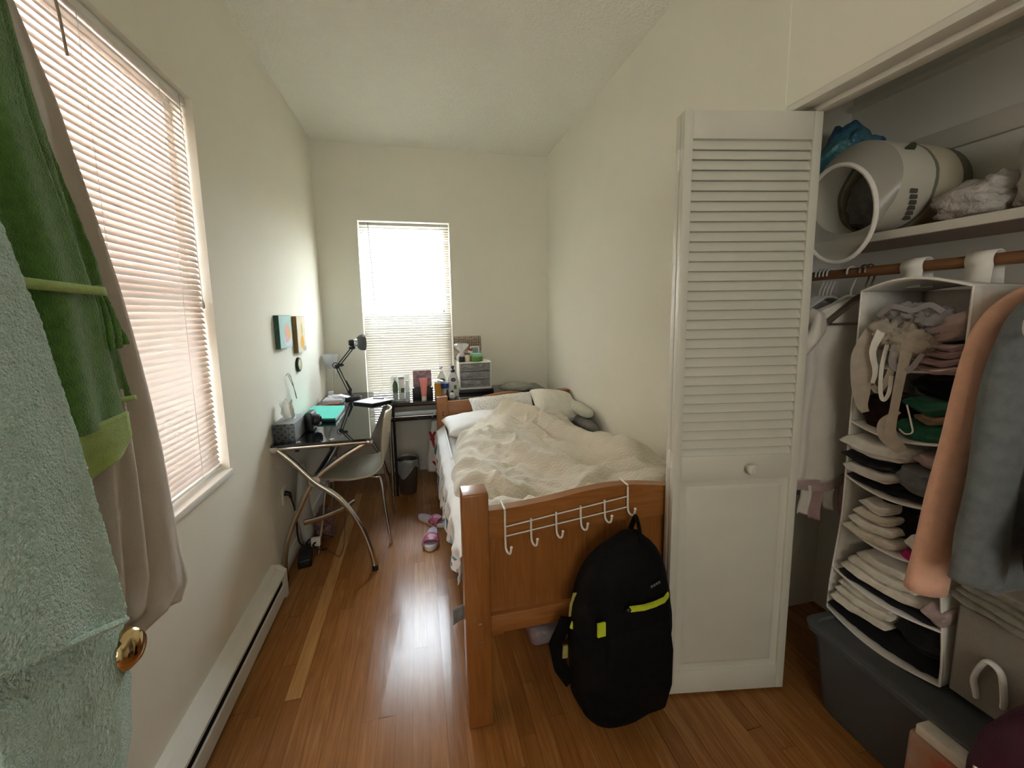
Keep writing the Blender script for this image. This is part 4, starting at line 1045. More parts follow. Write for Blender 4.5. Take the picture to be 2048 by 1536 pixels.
# black gadget
gd = thing('webcam', 'rounded black webcam gadget beside the tissue box', 'gadget', (-0.62, 2.53, ZT))
m = MB(); m.box(-0.648, -0.606, 2.48, 2.59, ZT, ZT + 0.108, bevel=0.012, seg=4); m.build('body', black_m, gd)
m = MB(); m.lathe([(0.034, 0), (0.036, 0.012), (0.030, 0.030), (0.022, 0.034), (0.018, 0.028), (0.0005, 0.026)], (-0.606, 2.53, ZT + 0.055), 24, M=Matrix.Rotation(PI / 2, 4, 'Y')); m.build('lens_barrel', black_m, gd)
# thin wire stand
m = MB(); m.tube([(-0.752, 2.575, 1.06), (-0.748, 2.60, 1.072), (-0.745, 2.63, 1.055), (-0.742, 2.67, 0.985), (-0.742, 2.705, 0.91), (-0.742, 2.715, 0.905), (-0.744, 2.69, 0.96), (-0.750, 2.61, 1.062)], 0.0022, 6, smooth=4)
o = m.build('wire_loop', chrome_m); tag(o, 'thin bent grey wire loop on the wall above the tissue box', 'wire')

# pictures and badge on the left wall
art_t = mat('canvas_art_teal', (0.42, 0.62, 0.60), 0.8); art_y = mat('canvas_art_yellow', (0.66, 0.58, 0.42), 0.8)
def paint(m_, zones, base, vscale):
    n, l, b = nodes_of(m_)
    tc = n.new('ShaderNodeTexCoord'); prev = None
    nzn = n.new('ShaderNodeTexNoise'); nzn.inputs['Scale'].default_value = vscale; nzn.inputs['Detail'].default_value = 3; l.new(tc.outputs['Object'], nzn.inputs['Vector'])
    mx0 = n.new('ShaderNodeMix'); mx0.data_type = 'RGBA'; mx0.inputs['A'].default_value = (*base, 1); mx0.inputs['B'].default_value = (*[min(1, c * 1.25 + 0.05) for c in base], 1)
    l.new(nzn.outputs['Fac'], mx0.inputs['Factor']); cur = mx0.outputs['Result']
    for (cy_, cz_, ry, rz, col) in zones:
        mp = n.new('ShaderNodeMapping'); mp.inputs['Location'].default_value = (0, -cy_ / ry, -cz_ / rz); mp.inputs['Scale'].default_value = (0, 1 / ry, 1 / rz)
        l.new(tc.outputs['Object'], mp.inputs[0])
        ln = n.new('ShaderNodeVectorMath'); ln.operation = 'LENGTH'; l.new(mp.outputs[0], ln.inputs[0])
        ad = n.new('ShaderNodeMath'); ad.operation = 'MULTIPLY_ADD'; ad.inputs[1].default_value = 0.8; l.new(nzn.outputs['Fac'], ad.inputs[0]); l.new(ln.outputs['Value'], ad.inputs[2])
        mr = n.new('ShaderNodeMapRange'); mr.inputs['From Min'].default_value = 1.40; mr.inputs['From Max'].default_value = 1.30
        l.new(ad.outputs[0], mr.inputs['Value'])
        mx = n.new('ShaderNodeMix'); mx.data_type = 'RGBA'; l.new(mr.outputs[0], mx.inputs['Factor']); l.new(cur, mx.inputs['A']); mx.inputs['B'].default_value = (*col, 1); cur = mx.outputs['Result']
    l.new(cur, b.inputs['Base Color'])
paint(art_t, [(2.64, 1.275, 0.085, 0.045, (0.72, 0.72, 0.76)), (2.62, 1.315, 0.055, 0.05, (0.72, 0.42, 0.34)), (2.655, 1.295, 0.035, 0.028, (0.78, 0.45, 0.18)), (2.61, 1.27, 0.04, 0.02, (0.70, 0.48, 0.55))], (0.36, 0.56, 0.55), 14)
paint(art_y, [(2.93, 1.28, 0.075, 0.085, (0.72, 0.62, 0.42)), (2.925, 1.235, 0.048, 0.045, (0.75, 0.40, 0.07)), (2.93, 1.315, 0.018, 0.04, (0.55, 0.48, 0.18)), (2.98, 1.19, 0.05, 0.014, (0.45, 0.44, 0.40))], (0.62, 0.55, 0.42), 14)
side_t = mat('dark_teal_canvas_edge', (0.055, 0.14, 0.12), 0.8, var=(30, 0.3)); side_y = mat('brown_canvas_edge', (0.26, 0.17, 0.11), 0.8, var=(14, 0.4), color2=(0.24, 0.17, 0.03))
def canvas(name, label, y0, y1, z0, z1, front, side):
    r = thing(name, label, 'painting', (XL, (y0 + y1) / 2, (z0 + z1) / 2), 'small canvases on the left wall')
    m = MB(); m.box(XL, XL + 0.026, y0, y1, z0, z1, bevel=0.002); m.build('stretched_edge', side, r)
    m = MB(); m.box(XL + 0.0262, XL + 0.0275, y0 + 0.001, y1 - 0.001, z0 + 0.001, z1 - 0.001); m.build('painted_face', front, r, smooth=False)
canvas('canvas_painting', 'teal canvas with an orange and pink blob, nearer the camera', 2.487, 2.705, 1.222, 1.408, art_t, side_t)
canvas('canvas_painting', 'cream canvas with an orange plant pot, farther from the camera', 2.825, 3.015, 1.170, 1.402, art_y, side_y)
bg = thing('badge', 'round yellow badge with a black rim on the wall under the canvases', 'badge', (XL, 2.87, 1.09))
Mbg = Matrix.Rotation(PI / 2, 4, 'Y')
m = MB(); m.lathe([(0.046, 0), (0.048, 0.006), (0.045, 0.014), (0.041, 0.016)], (XL, 2.875, 1.092), 32, M=Mbg); m.build('rim', black_m, bg)
m = MB(); m.lathe([(0.041, 0.0150), (0.025, 0.0175), (0.0005, 0.018)], (XL, 2.875, 1.092), 32, M=Mbg); m.build('face', mat('pale_yellow_face', (0.68, 0.63, 0.36), 0.5, var=(40, 0.2)), bg)

# ------------------------------------------------------------------ toiletries along the back wing
def lathe_obj(name, prof, c, m_, parent=None, seg=24, **k):
    m = MB(); m.lathe(prof, c, seg, **k); return m.build(name, m_, parent)
greenb = mat('dark_green_plastic', (0.07, 0.13, 0.06), 0.3, var=(12, 0.2)); creamp = mat('cream_plastic', (0.72, 0.70, 0.62), 0.4, var=(10, 0.05))
pinkp = mat('salmon_plastic', (0.80, 0.26, 0.24), 0.4, var=(10, 0.06)); amber = mat('amber_plastic', (0.75, 0.42, 0.06), 0.25, translucent=0.4, var=(10, 0.1))
bluep = mat('royal_blue_plastic', (0.03, 0.07, 0.26), 0.35, var=(12, 0.1)); navy = mat('navy_plastic', (0.025, 0.025, 0.09), 0.35, var=(12, 0.1))
clearp = clear_mat('clear_acrylic', (0.75, 0.80, 0.80), 0.75, 0.08); frostc = clear_mat('frosted_drawer_plastic', (0.62, 0.63, 0.64), 0.72, 0.3)
YD = 3.22
# clear acrylic stand with green bottle and white bottles
m = MB()
m.box(-0.215, -0.075, 3.17, 3.27, ZT, ZT + 0.008, bevel=0.001)
m.box(-0.215, -0.211, 3.17, 3.27, ZT + 0.008, ZT + 0.195); m.box(-0.079, -0.075, 3.17, 3.27, ZT + 0.008, ZT + 0.065); m.box(-0.211, -0.079, 3.266, 3.27, ZT + 0.008, ZT + 0.19); m.box(-0.211, -0.079, 3.17, 3.174, ZT + 0.008, ZT + 0.07)
o = m.build('acrylic_stand', clearp, smooth=False); tag(o, 'clear acrylic stand holding bottles left of the pink tube', 'stand')
r = thing('bottle', 'slim dark green bottle inside the clear acrylic stand', 'bottle', (-0.185, 3.215, ZT + 0.008))
lathe_obj('body', [(0.018, 0), (0.020, 0.004), (0.020, 0.115), (0.014, 0.135), (0.008, 0.145), (0.008, 0.150)], (-0.185, 3.215, ZT + 0.008), greenb, r); lathe_obj('cap', [(0.009, 0.150), (0.009, 0.178), (0.0005, 0.180)], (-0.185, 3.215, ZT + 0.008), creamp, r)
r = thing('carton', 'tall white carton with a dark label inside the acrylic stand', 'box', (-0.14, 3.235, ZT + 0.008))
m = MB(); m.box(-0.160, -0.118, 3.22, 3.262, ZT + 0.008, ZT + 0.185, bevel=0.001); m.build('box', white_p, r)
m = MB(); m.box(-0.145, -0.118, 3.219, 3.2199, ZT + 0.055, ZT + 0.095); m.build('label_panel', greenb, r, smooth=False)
m = MB(); m.box(-0.160, -0.118, 3.219, 3.2199, ZT + 0.165, ZT + 0.178); m.build('label_band', mat('lavender_print', (0.38, 0.36, 0.66), 0.5, var=(20, 0.1)), r, smooth=False)
r = thing('bottle', 'small translucent white bottle at the right of the acrylic stand', 'bottle', (-0.097, 3.225, ZT + 0.008))
lathe_obj('body', [(0.015, 0), (0.017, 0.004), (0.017, 0.10), (0.010, 0.115), (0.009, 0.12)], (-0.097, 3.225, ZT + 0.008), frost, r); lathe_obj('cap', [(0.011, 0.12), (0.011, 0.145), (0.0005, 0.146)], (-0.097, 3.225, ZT + 0.008), white_p, r)
# black boxes, card, pink tube
bxm = mat('black_card', (0.012, 0.012, 0.014), 0.45, var=(20, 0.3))
m = MB(); m.box(-0.060, 0.014, 3.225, 3.30, ZT, ZT + 0.088, bevel=0.002); o = m.build('gift_box', bxm); tag(o, 'square black box left of the pink tube', 'box', 'black boxes behind the pink tube')
m = MB(); m.box(0.022, 0.096, 3.225, 3.30, ZT, ZT + 0.088, bevel=0.002); o = m.build('gift_box', bxm); tag(o, 'square black box right of the pink tube', 'box', 'black boxes behind the pink tube')
pic_m = mat('mauve_print', (0.36, 0.27, 0.30), 0.6, var=(40, 0.5), color2=(0.16, 0.10, 0.13))
m = MB(); m.box(-0.052, 0.090, 3.275, 3.287, ZT + 0.089, ZT + 0.218, bevel=0.001); o = m.build('picture_card', pic_m); tag(o, 'mauve printed card standing on the black boxes', 'card')
r = thing('tube', 'salmon pink squeeze tube standing on its cap', 'tube', (0.027, 3.18, ZT))
lathe_obj('cap', [(0.019, 0), (0.019, 0.032), (0.0005, 0.033)], (0.027, 3.18, ZT), creamp, r)
m = MB(); m.rings([[Vector((0.027 + a * math.cos(t), 3.18 + b_ * math.sin(t), ZT + z)) for t in [2 * PI * k / 24 for k in range(24)]] for a, b_, z in ((0.018, 0.018, 0.033), (0.021, 0.019, 0.045), (0.025, 0.015, 0.10), (0.030, 0.006, 0.155), (0.033, 0.0015, 0.172))]); m.build('body', pinkp, r)
# amber bottle with a white cap and folded tissue on it
r = thing('bottle', 'amber yellow bottle under a white tissue beside the bed post', 'bottle', (0.133, 3.20, ZT))
lathe_obj('body', [(0.022, 0), (0.0245, 0.004), (0.0245, 0.118), (0.018, 0.124)], (0.133, 3.20, ZT), amber, r); lathe_obj('cap', [(0.020, 0.124), (0.020, 0.134), (0.0005, 0.135)], (0.133, 3.20, ZT), white_p, r)
m = MB(); m.grid(lambda u, v: Vector((0.088 + 0.09 * u, 3.165 + 0.075 * v, ZT + 0.138 + 0.010 * math.sin(u * 4) + 0.012 * (u - 0.3) ** 2 + 0.006 * nz(u * 4, v * 4))), 12, 10); o = m.build('tissue', paper_m, solid=0.003); tag(o, 'folded white tissue lying on the amber bottle cap', 'tissue')
# blue lidded jar
r = thing('jar', 'jar of tan cream with a royal blue lid behind the amber bottle', 'jar', (0.190, 3.245, ZT))
lathe_obj('body', [(0.028, 0), (0.032, 0.004), (0.032, 0.068), (0.028, 0.074)], (0.190, 3.245, ZT), mat('tan_jar', (0.42, 0.38, 0.34), 0.35, var=(40, 0.3)), r); lathe_obj('lid', [(0.033, 0.074), (0.034, 0.078), (0.034, 0.112), (0.0005, 0.113)], (0.190, 3.245, ZT), bluep, r)
# pump bottles
def flask(c, sx, sy, H, m_, parent):
    m = MB(); rings = []
    for f, k in ((0, 0.80), (0.03, 0.92), (0.25, 1.0), (0.55, 0.97), (0.75, 0.85), (0.88, 0.62), (0.95, 0.40), (1.0, 0.30)):
        rings.append([Vector((c[0] + sx * k * math.cos(t), c[1] + max(sy * k, 0.010) * math.sin(t), c[2] + H * f)) for t in [2 * PI * i / 32 for i in range(32)]])
    m.rings(rings); return m.build('body', m_, parent)
def pump(c, H, m_, parent, s=1.0, mdark=None):
    m = MB(); z = c[2] + H
    m.lathe([(0.012 * s, -0.004), (0.013 * s, 0.012), (0.006 * s, 0.016), (0.0055 * s, 0.032)], (c[0], c[1], z), 16)
    m.build('collar', m_, parent)
    m = MB(); m.lathe([(0.008 * s, 0.032), (0.010 * s, 0.036), (0.010 * s, 0.046), (0.0005, 0.047)], (c[0], c[1], z), 14); m.tube([(c[0], c[1], z + 0.041), (c[0] - 0.012, c[1] - 0.028, z + 0.037)], 0.005, 8)
    m.build('pump_head', mdark or m_, parent)
def text_part(s, size, loc, m_, parent, name='lettering', rot=(PI / 2, 0, 0)):
    cu = bpy.data.curves.new(name, 'FONT'); cu.body = s; cu.size = size; cu.extrude = 0.0003; cu.align_x = 'CENTER'; cu.align_y = 'CENTER'
    to = bpy.data.objects.new('t', cu); COL.objects.link(to)
    me = to.to_mesh().copy(); bpy.data.objects.remove(to)
    me.transform(Matrix.Translation(loc) @ Euler(rot).to_matrix().to_4x4()); me.name = name
    me.materials.append(m_); o = bpy.data.objects.new(name, me); COL.objects.link(o); put(o, parent); return o
pale = mat('pale_green_white_plastic', (0.62, 0.68, 0.58), 0.35, var=(6, 0.08)); bluish = mat('bluish_white_plastic', (0.60, 0.63, 0.64), 0.35, var=(6, 0.08))
pbl = mat('violet_blue_plastic', (0.16, 0.14, 0.50), 0.35, var=(10, 0.1)); lbl = mat('dark_teal_label', (0.03, 0.06, 0.09), 0.4, var=(30, 0.2)); leafg = mat('leaf_print', (0.16, 0.22, 0.06), 0.5, var=(60, 0.5))
r = thing('lotion_bottle', 'pale green lotion bottle with a violet pump behind the blue lidded jar', 'bottle', (0.172, 3.32, ZT))
flask((0.172, 3.32, ZT), 0.042, 0.026, 0.19, pale, r); pump((0.172, 3.32, ZT), 0.19, white_p, r, mdark=pbl)
m = MB(); m.lathe([(0.0225, 0), (0.0225, 0.0015), (0.0005, 0.0016)], (0.174, 3.293, ZT + 0.13), 24, M=Matrix.Scale(0.62, 4, (0, 0, 1)) @ Matrix.Rotation(PI / 2, 4, 'X')); lb = m.build('oval_label', lbl, r)
text_part('Vaseline', 0.010, (0.174, 3.2908, ZT + 0.1295), white_p, lb)
r = thing('lotion_bottle', 'white lotion bottle with a navy pump in front of the drawer unit', 'bottle', (0.258, 3.26, ZT))
flask((0.258, 3.26, ZT), 0.045, 0.028, 0.20, bluish, r); pump((0.258, 3.26, ZT), 0.20, navy, r, s=1.35)
m = MB(); m.lathe([(0.019, 0), (0.019, 0.0015), (0.0005, 0.0016)], (0.258, 3.231, ZT + 0.138), 24, M=Matrix.Scale(0.8, 4, (0, 0, 1)) @ Matrix.Rotation(PI / 2, 4, 'X')); lb = m.build('round_label', navy, r)
text_part('NIVEA', 0.009, (0.258, 3.2288, ZT + 0.138), white_p, lb)
m = MB(); m.box(0.262, 0.282, 3.2305, 3.2325, ZT + 0.062, ZT + 0.096); m.build('leaf_panel', leafg, r, smooth=False)
# little bottles in front
r = thing('nail_polish', 'tiny dark brown nail polish bottle before the navy pump bottle', 'nail polish', (0.205, 3.19, ZT))
lathe_obj('body', [(0.010, 0), (0.010, 0.035), (0.006, 0.04)], (0.205, 3.19, ZT), mat('dark_brown_lacquer', (0.05, 0.02, 0.015), 0.2, var=(20, 0.2)), r); lathe_obj('cap', [(0.0065, 0.04), (0.006, 0.07), (0.0005, 0.071)], (0.205, 3.19, ZT), black_m, r)
r = thing('perfume_bottle', 'small cut glass perfume bottle with a black cap by the bed post', 'bottle', (0.243, 3.19, ZT))
m = MB(); m.lathe([(0.020, 0), (0.026, 0.010), (0.026, 0.032), (0.016, 0.044), (0.008, 0.046)], (0.243, 3.19, ZT), 8); m.build('body', clear_mat('cut_glass', (0.9, 0.92, 0.95), 0.35, 0.03), r, angle=10)
lathe_obj('cap', [(0.009, 0.046), (0.009, 0.060), (0.0005, 0.061)], (0.243, 3.19, ZT), black_m, r)

# drawer unit standing on a black tray box
m = MB(); m.box(0.312, 0.600, 3.33, 3.60, ZT, ZT + 0.028, bevel=0.003); o = m.build('tray_box', bxm); tag(o, 'flat black case under the white drawer unit', 'case')
du = thing('drawer_unit', 'small white three drawer plastic unit with clear fronts', 'drawer unit', (0.455, 3.47, ZT + 0.029))
dz0, dz1 = ZT + 0.029, ZT + 0.245
m = MB(); fx0, fx1, fy0, fy1 = 0.318, 0.588, 3.36, 3.60
for a, b_ in ((fx0, fx0 + 0.010), (fx1 - 0.010, fx1)): m.box(a, b_, fy0, fy1, dz0, dz1, bevel=0.002)
m.box(fx0, fx1, fy0 - 0.004, fy1, dz1, dz1 + 0.012, bevel=0.003); m.box(fx0, fx1, fy0, fy1, dz0, dz0 + 0.014, bevel=0.002); m.box(fx0 + 0.01, fx1 - 0.01, fy1 - 0.004, fy1, dz0, dz1)
m.build('frame', white_p, du)
cloth_items = [mat('dim_contents_%s' % k, c, 0.8, var=(50, 0.4)) for k, c in (('grey', (0.16, 0.16, 0.16)), ('white', (0.6, 0.6, 0.58)), ('charcoal', (0.06, 0.06, 0.06)))]
hh = (dz1 - dz0 - 0.014) / 3
for i in range(3):
    z0 = dz0 + 0.014 + i * hh + 0.002; z1 = z0 + hh - 0.005
    m = MB(); m.box(fx0 + 0.013, fx1 - 0.013, fy0 + 0.002, fy0 + 0.006, z0, z1, bevel=0.001); m.box(fx0 + 0.10, fx1 - 0.10, fy0 - 0.010, fy0 + 0.002, z1 - 0.010, z1 - 0.004, bevel=0.002)
    m.box(fx0 + 0.013, fx1 - 0.013, fy0 + 0.006, fy1 - 0.01, z0, z0 + 0.003); d = m.build('drawer', frostc, du)
    for k in range(4):
        m = MB(); m.blob((fx0 + 0.045 + 0.058 * k, fy0 + 0.07, z0 + 0.022), (0.028, 0.05, 0.018), amp=0.35, freq=5, seed=i * 5 + k, seg=14); m.build('contents', cloth_items[(i + k * 2) % 3], d, angle=120)
zt = dz1 + 0.012
m = MB(); m.box(0.323, 0.368, 3.375, 3.42, zt, zt + 0.043, bevel=0.002); o = m.build('ring_box', bxm); tag(o, 'small black cube box on top of the drawer unit', 'box')
r = thing('cream_tube', 'cream coloured tube with a dark band on the drawer unit', 'tube', (0.394, 3.40, zt))
lathe_obj('body', [(0.020, 0), (0.024, 0.004), (0.025, 0.058), (0.020, 0.062)], (0.394, 3.40, zt), mat('blush_plastic', (0.70, 0.57, 0.50), 0.4, var=(10, 0.06)), r); lathe_obj('band', [(0.0245, 0.062), (0.0245, 0.072), (0.0005, 0.073)], (0.394, 3.40, zt), mat('dark_taupe', (0.10, 0.08, 0.06), 0.4, var=(10, 0.1)), r)
r = thing('face_cream_jar', 'green jar with a mint lid on the drawer unit', 'jar', (0.472, 3.41, zt))
lathe_obj('body', [(0.048, 0), (0.053, 0.005), (0.053, 0.040), (0.050, 0.043)], (0.472, 3.41, zt), mat('apple_green_plastic', (0.12, 0.26, 0.06), 0.3, var=(10, 0.08)), r); lathe_obj('lid', [(0.052, 0.043), (0.053, 0.046), (0.050, 0.066), (0.0005, 0.068)], (0.472, 3.41, zt), mat('mint_lid', (0.30, 0.60, 0.45), 0.35, var=(10, 0.06)), r, sx=0.9, sy=0.9)
lat_m = mat('brown_lattice', (0.20, 0.14, 0.11), 0.7)
n, l, b = nodes_of(lat_m)
chk = n.new('ShaderNodeTexVoronoi'); chk.inputs['Scale'].default_value = 62; chk.inputs['Randomness'].default_value = 0.2; tcx = n.new('ShaderNodeTexCoord'); rr = n.new('ShaderNodeValToRGB')
rr.color_ramp.elements[0].position = 0.35; rr.color_ramp.elements[0].color = (0.085, 0.05, 0.04, 1); rr.color_ramp.elements[1].position = 0.5; rr.color_ramp.elements[1].color = (0.42, 0.35, 0.28, 1)
l.new(tcx.outputs['Object'], chk.inputs['Vector']); l.new(chk.outputs['Distance'], rr.inputs['Fac']); l.new(rr.outputs['Color'], b.inputs['Base Color'])
m = MB(); Mt = Matrix.Translation((0.42, 3.575, zt)) @ Matrix.Rotation(-0.10, 4, 'X'); m.box(-0.118, 0.118, -0.006, 0.006, 0.0, 0.205, bevel=0.001, M=Mt); o = m.build('pattern_board', lat_m); tag(o, 'brown lattice patterned board leaning on the back wall above the drawers', 'board')
r = thing('photo_frame', 'small white frame with a teal picture before the lattice board', 'picture frame', (0.475, 3.54, zt))
m = MB(); Mt = Matrix.Translation((0.475, 3.535, zt)) @ Matrix.Rotation(-0.10, 4, 'X'); m.box(-0.040, 0.040, -0.006, 0.0, 0.0, 0.118, bevel=0.002, M=Mt); m.build('border', white_p, r)
m = MB(); m.box(-0.030, 0.030, -0.0075, -0.0062, 0.014, 0.106, M=Mt); m.build('picture', mat('teal_picture', (0.25, 0.42, 0.43), 0.5, var=(30, 0.25)), r, smooth=False)
r = thing('gift_bag', 'tied clear cellophane gift bag with pink contents on the drawer unit', 'gift bag', (0.36, 3.47, zt))
cello = clear_mat('cellophane', (0.86, 0.86, 0.86), 0.45, 0.12)
m = MB(); rings = []
for z, rad, w in ((0.0, 0.040, 0.1), (0.03, 0.046, 0.12), (0.06, 0.034, 0.2), (0.075, 0.014, 0.3), (0.085, 0.016, 0.3), (0.11, 0.046, 0.35), (0.135, 0.060, 0.4), (0.15, 0.050, 0.5)):
    rings.append([Vector((0.355 + rad * (1 + w * nz(math.cos(t) * 3, math.sin(t) * 3, z * 20)) * math.cos(t), 3.47 + 0.7 * rad * math.sin(t) * (1 + w * nz(math.cos(t) * 3, z * 9, 3)), zt + z)) for t in [2 * PI * k / 26 for k in range(26)]])
m.rings(rings, cap1=False); m.build('wrapper', cello, r, angle=60)
m = MB(); m.blob((0.352, 3.47, zt + 0.036), (0.030, 0.022, 0.034), amp=0.25, seed=3, seg=16); m.build('sweets', mat('pink_sweets', (0.62, 0.30, 0.27), 0.5, var=(60, 0.5), color2=(0.75, 0.7, 0.66)), r)
r = thing('lip_balm', 'thin white stick with a red band beside the cream tube', 'stick', (0.428, 3.47, zt))
m = MB(); m.tube([(0.425, 3.47, zt), (0.430, 3.47, zt + 0.085)], 0.018, 12); m.build('body', white_p, r); m = MB(); m.tube([(0.4255, 3.47, zt + 0.085), (0.431, 3.47, zt + 0.105)], 0.0185, 12); m.build('cap', mat('red_cap', (0.42, 0.05, 0.06), 0.4, var=(20, 0.1)), r)
# grey cloth bundle behind the headboard
m = MB(); m.blob((0.80, 3.34, ZT + 0.034), (0.13, 0.10, 0.038), amp=0.22, freq=4, seed=8, seg=28, power=0.8)
o = m.build('cloth_bundle', mat('grey_green_cloth', (0.34, 0.34, 0.30), 0.9, var=(14, 0.15), bump=(60, 0.3, 0.008)), angle=120); tag(o, 'folded grey cloth on the desk behind the headboard', 'cloth')

# ------------------------------------------------------------------ under the desk
tr = thing('waste_bin', 'small dark waste bin lined with a clear bag under the desk', 'bin', (-0.145, 3.215, 0))
m = MB(); m.lathe([(0.060, 0), (0.064, 0.004), (0.086, 0.265), (0.083, 0.265), (0.060, 0.008)], (-0.125, 3.235, 0), 32); m.build('bin', mat('smoky_brown_plastic', (0.075, 0.055, 0.045), 0.35, var=(10, 0.2)), tr)
bagm = clear_mat('grey_bin_liner', (0.45, 0.47, 0.48), 0.5, 0.15)
def liner(u, v):
    a = 2 * PI * u; r_ = 0.088 + 0.006 * math.sin(9 * a) * v + 0.008 * v + 0.004 * nz(u * 20, v * 5)
    z = 0.270 + 0.012 * math.sin(PI * min(1, v * 3)) - 0.10 * max(0, v - 0.15) * (1 + 0.5 * math.sin(3 * a + 1))
    return Vector((-0.125 + r_ * math.cos(a), 3.235 + r_ * math.sin(a), z))
m = MB(); m.grid(liner, 60, 10); m.build('liner', bagm, tr, angle=120)
m = MB(); m.blob((-0.125, 3.235, 0.215), (0.070, 0.070, 0.035), amp=0.4, freq=6, seed=2, seg=18); m.build('rubbish', mat('crumpled_paper', (0.35, 0.37, 0.36), 0.8, var=(40, 0.4)), tr, angle=100)
sb = thing('carrier_bag', 'white plastic carrier bag with a red mark hanging behind the bed post', 'bag', (0.13, 3.2, 0.2))
bagw = mat('white_plastic_film', (0.80, 0.80, 0.79), 0.35, translucent=0.2, var=(10, 0.1), bump=(22, 0.5, 0.02))
bagr = mat('red_print', (0.42, 0.03, 0.035), 0.4, var=(20, 0.15))
def bagf(z, a):
    k = (0.575 - z) / 0.40; r_ = 0.040 + 0.045 * sstep(0, 1, k)
    return Vector((0.108 + r_ * math.cos(a) * (1 + 0.12 * nz(math.cos(a) * 2, math.sin(a) * 2, z * 10)), 3.20 + 0.5 * r_ * math.sin(a) * (1 + 0.2 * nz(math.cos(a) * 2, z * 8, 4)), z))
m = MB(); m.rings([[bagf(z, 2 * PI * k / 36) for k in range(36)] for z in np.linspace(0.17, 0.575, 26)]); m.build('bag', bagw, sb, angle=100)
for pts in ([(0.080, 0.50), (0.100, 0.42), (0.112, 0.37)], [(0.120, 0.495), (0.098, 0.455), (0.085, 0.43)], [(0.098, 0.45), (0.125, 0.42)], [(0.095, 0.26), (0.13, 0.22), (0.15, 0.24)]):
    P3 = [Vector((x - 0.022, 3.20 - 0.046, z)) for x, z in pts]
    m = MB(); m.tube(P3, 0.009, 8, smooth=4, flat=0.5); m.build('red_mark', bagr, sb)
m = MB(); m.tube([(0.075, 3.20, 0.57), (0.085, 3.14, 0.63), (0.10, 3.065, 0.655), (0.13, 3.14, 0.63), (0.14, 3.20, 0.57)], 0.006, 8, smooth=5, flat=0.5); m.build('handle', bagw, sb)

# cables and bag against the wall below the desk
r = thing('power_plug', 'black plug and cable in the left wall below the desk', 'plug', (XL, 2.41, 0.41))
m = MB(); m.box(XL, XL + 0.006, 2.375, 2.445, 0.37, 0.46, bevel=0.002); m.build('wall_plate', wall_m, r)
m = MB(); m.tube([(XL + 0.006, 2.41, 0.425), (XL + 0.03, 2.41, 0.420), (XL + 0.036, 2.41, 0.395)], [0.016, 0.012, 0.007], 12); m.build('plug_body', black_m, r)
m = MB(); m.tube([(XL + 0.036, 2.41, 0.395), (XL + 0.05, 2.42, 0.30), (XL + 0.045, 2.44, 0.15), (XL + 0.055, 2.46, 0.085), (XL + 0.10, 2.47, 0.06)], 0.005, 8, smooth=6); m.build('cord', black_m, r)
r = thing('power_strip', 'black power adapter heap on the floor by the left wall', 'power adapter', (-0.69, 2.44, 0))
m = MB(); Mt = Matrix.Translation((-0.685, 2.42, 0.0)) @ Matrix.Rotation(0.2, 4, 'Z'); m.box(-0.035, 0.035, -0.07, 0.07, 0.0, 0.05, bevel=0.008, M=Mt, seg=3); m.build('brick', black_m, r)
m = MB(); m.tube([(-0.67, 2.48, 0.03), (-0.70, 2.53, 0.06), (-0.64, 2.58, 0.075), (-0.61, 2.52, 0.09), (-0.65, 2.46, 0.07), (-0.60, 2.44, 0.05), (-0.59, 2.50, 0.02)], 0.006, 8, smooth=6); m.build('coiled_cord', black_m, r)
m = MB(); m.box(-0.665, -0.615, 2.475, 2.50, 0.05, 0.105, bevel=0.006, M=Matrix.Translation((0, 0, 0))); m.build('white_plug', white_p, r)
m = MB(); m.tube([(-0.60, 2.50, 0.02), (-0.54, 2.46, 0.004), (-0.50, 2.42, 0.004), (-0.485, 2.50, 0.05), (-0.50, 2.65, 0.18), (-0.52, 2.75, 0.36), (-0.56, 2.80, 0.52)], 0.0028, 6, smooth=8); o = m.build('thin_cable', mat('brown_cable', (0.10, 0.05, 0.03), 0.5, var=(30, 0.2))); tag(o, 'thin brown cable looping from the adapter up under the desk', 'cable')
clr2 = clear_mat('milky_polythene', (0.72, 0.72, 0.70), 0.35, 0.2)
m = MB(); m.rings([[Vector((-0.715 + 0.034 * k * math.cos(a) + 0.02 * nz(z * 6), 2.60 + 0.085 * k * math.sin(a) * (1 + 0.2 * nz(math.cos(a) * 3, z * 9)), z)) for a in [2 * PI * i / 24 for i in range(24)]] for z, k in ((0.03, 0.7), (0.10, 1.0), (0.25, 1.05), (0.40, 0.9), (0.50, 0.5), (0.52, 0.2))])
o = m.build('polythene_bag', clr2, angle=100); tag(o, 'milky polythene bag leaning on the left wall under the desk', 'bag')
m = MB(); m.blob((-0.625, 2.66, 0.10), (0.055, 0.09, 0.10), amp=0.4, freq=5, seed=6, seg=22); o = m.build('net_bag', mat('dusky_pink_net', (0.30, 0.17, 0.16), 0.8, var=(40, 0.6), color2=(0.10, 0.05, 0.05), bump=(50, 0.6, 0.01)), angle=100); tag(o, 'dusky pink mesh bag on the floor behind the adapter', 'bag')

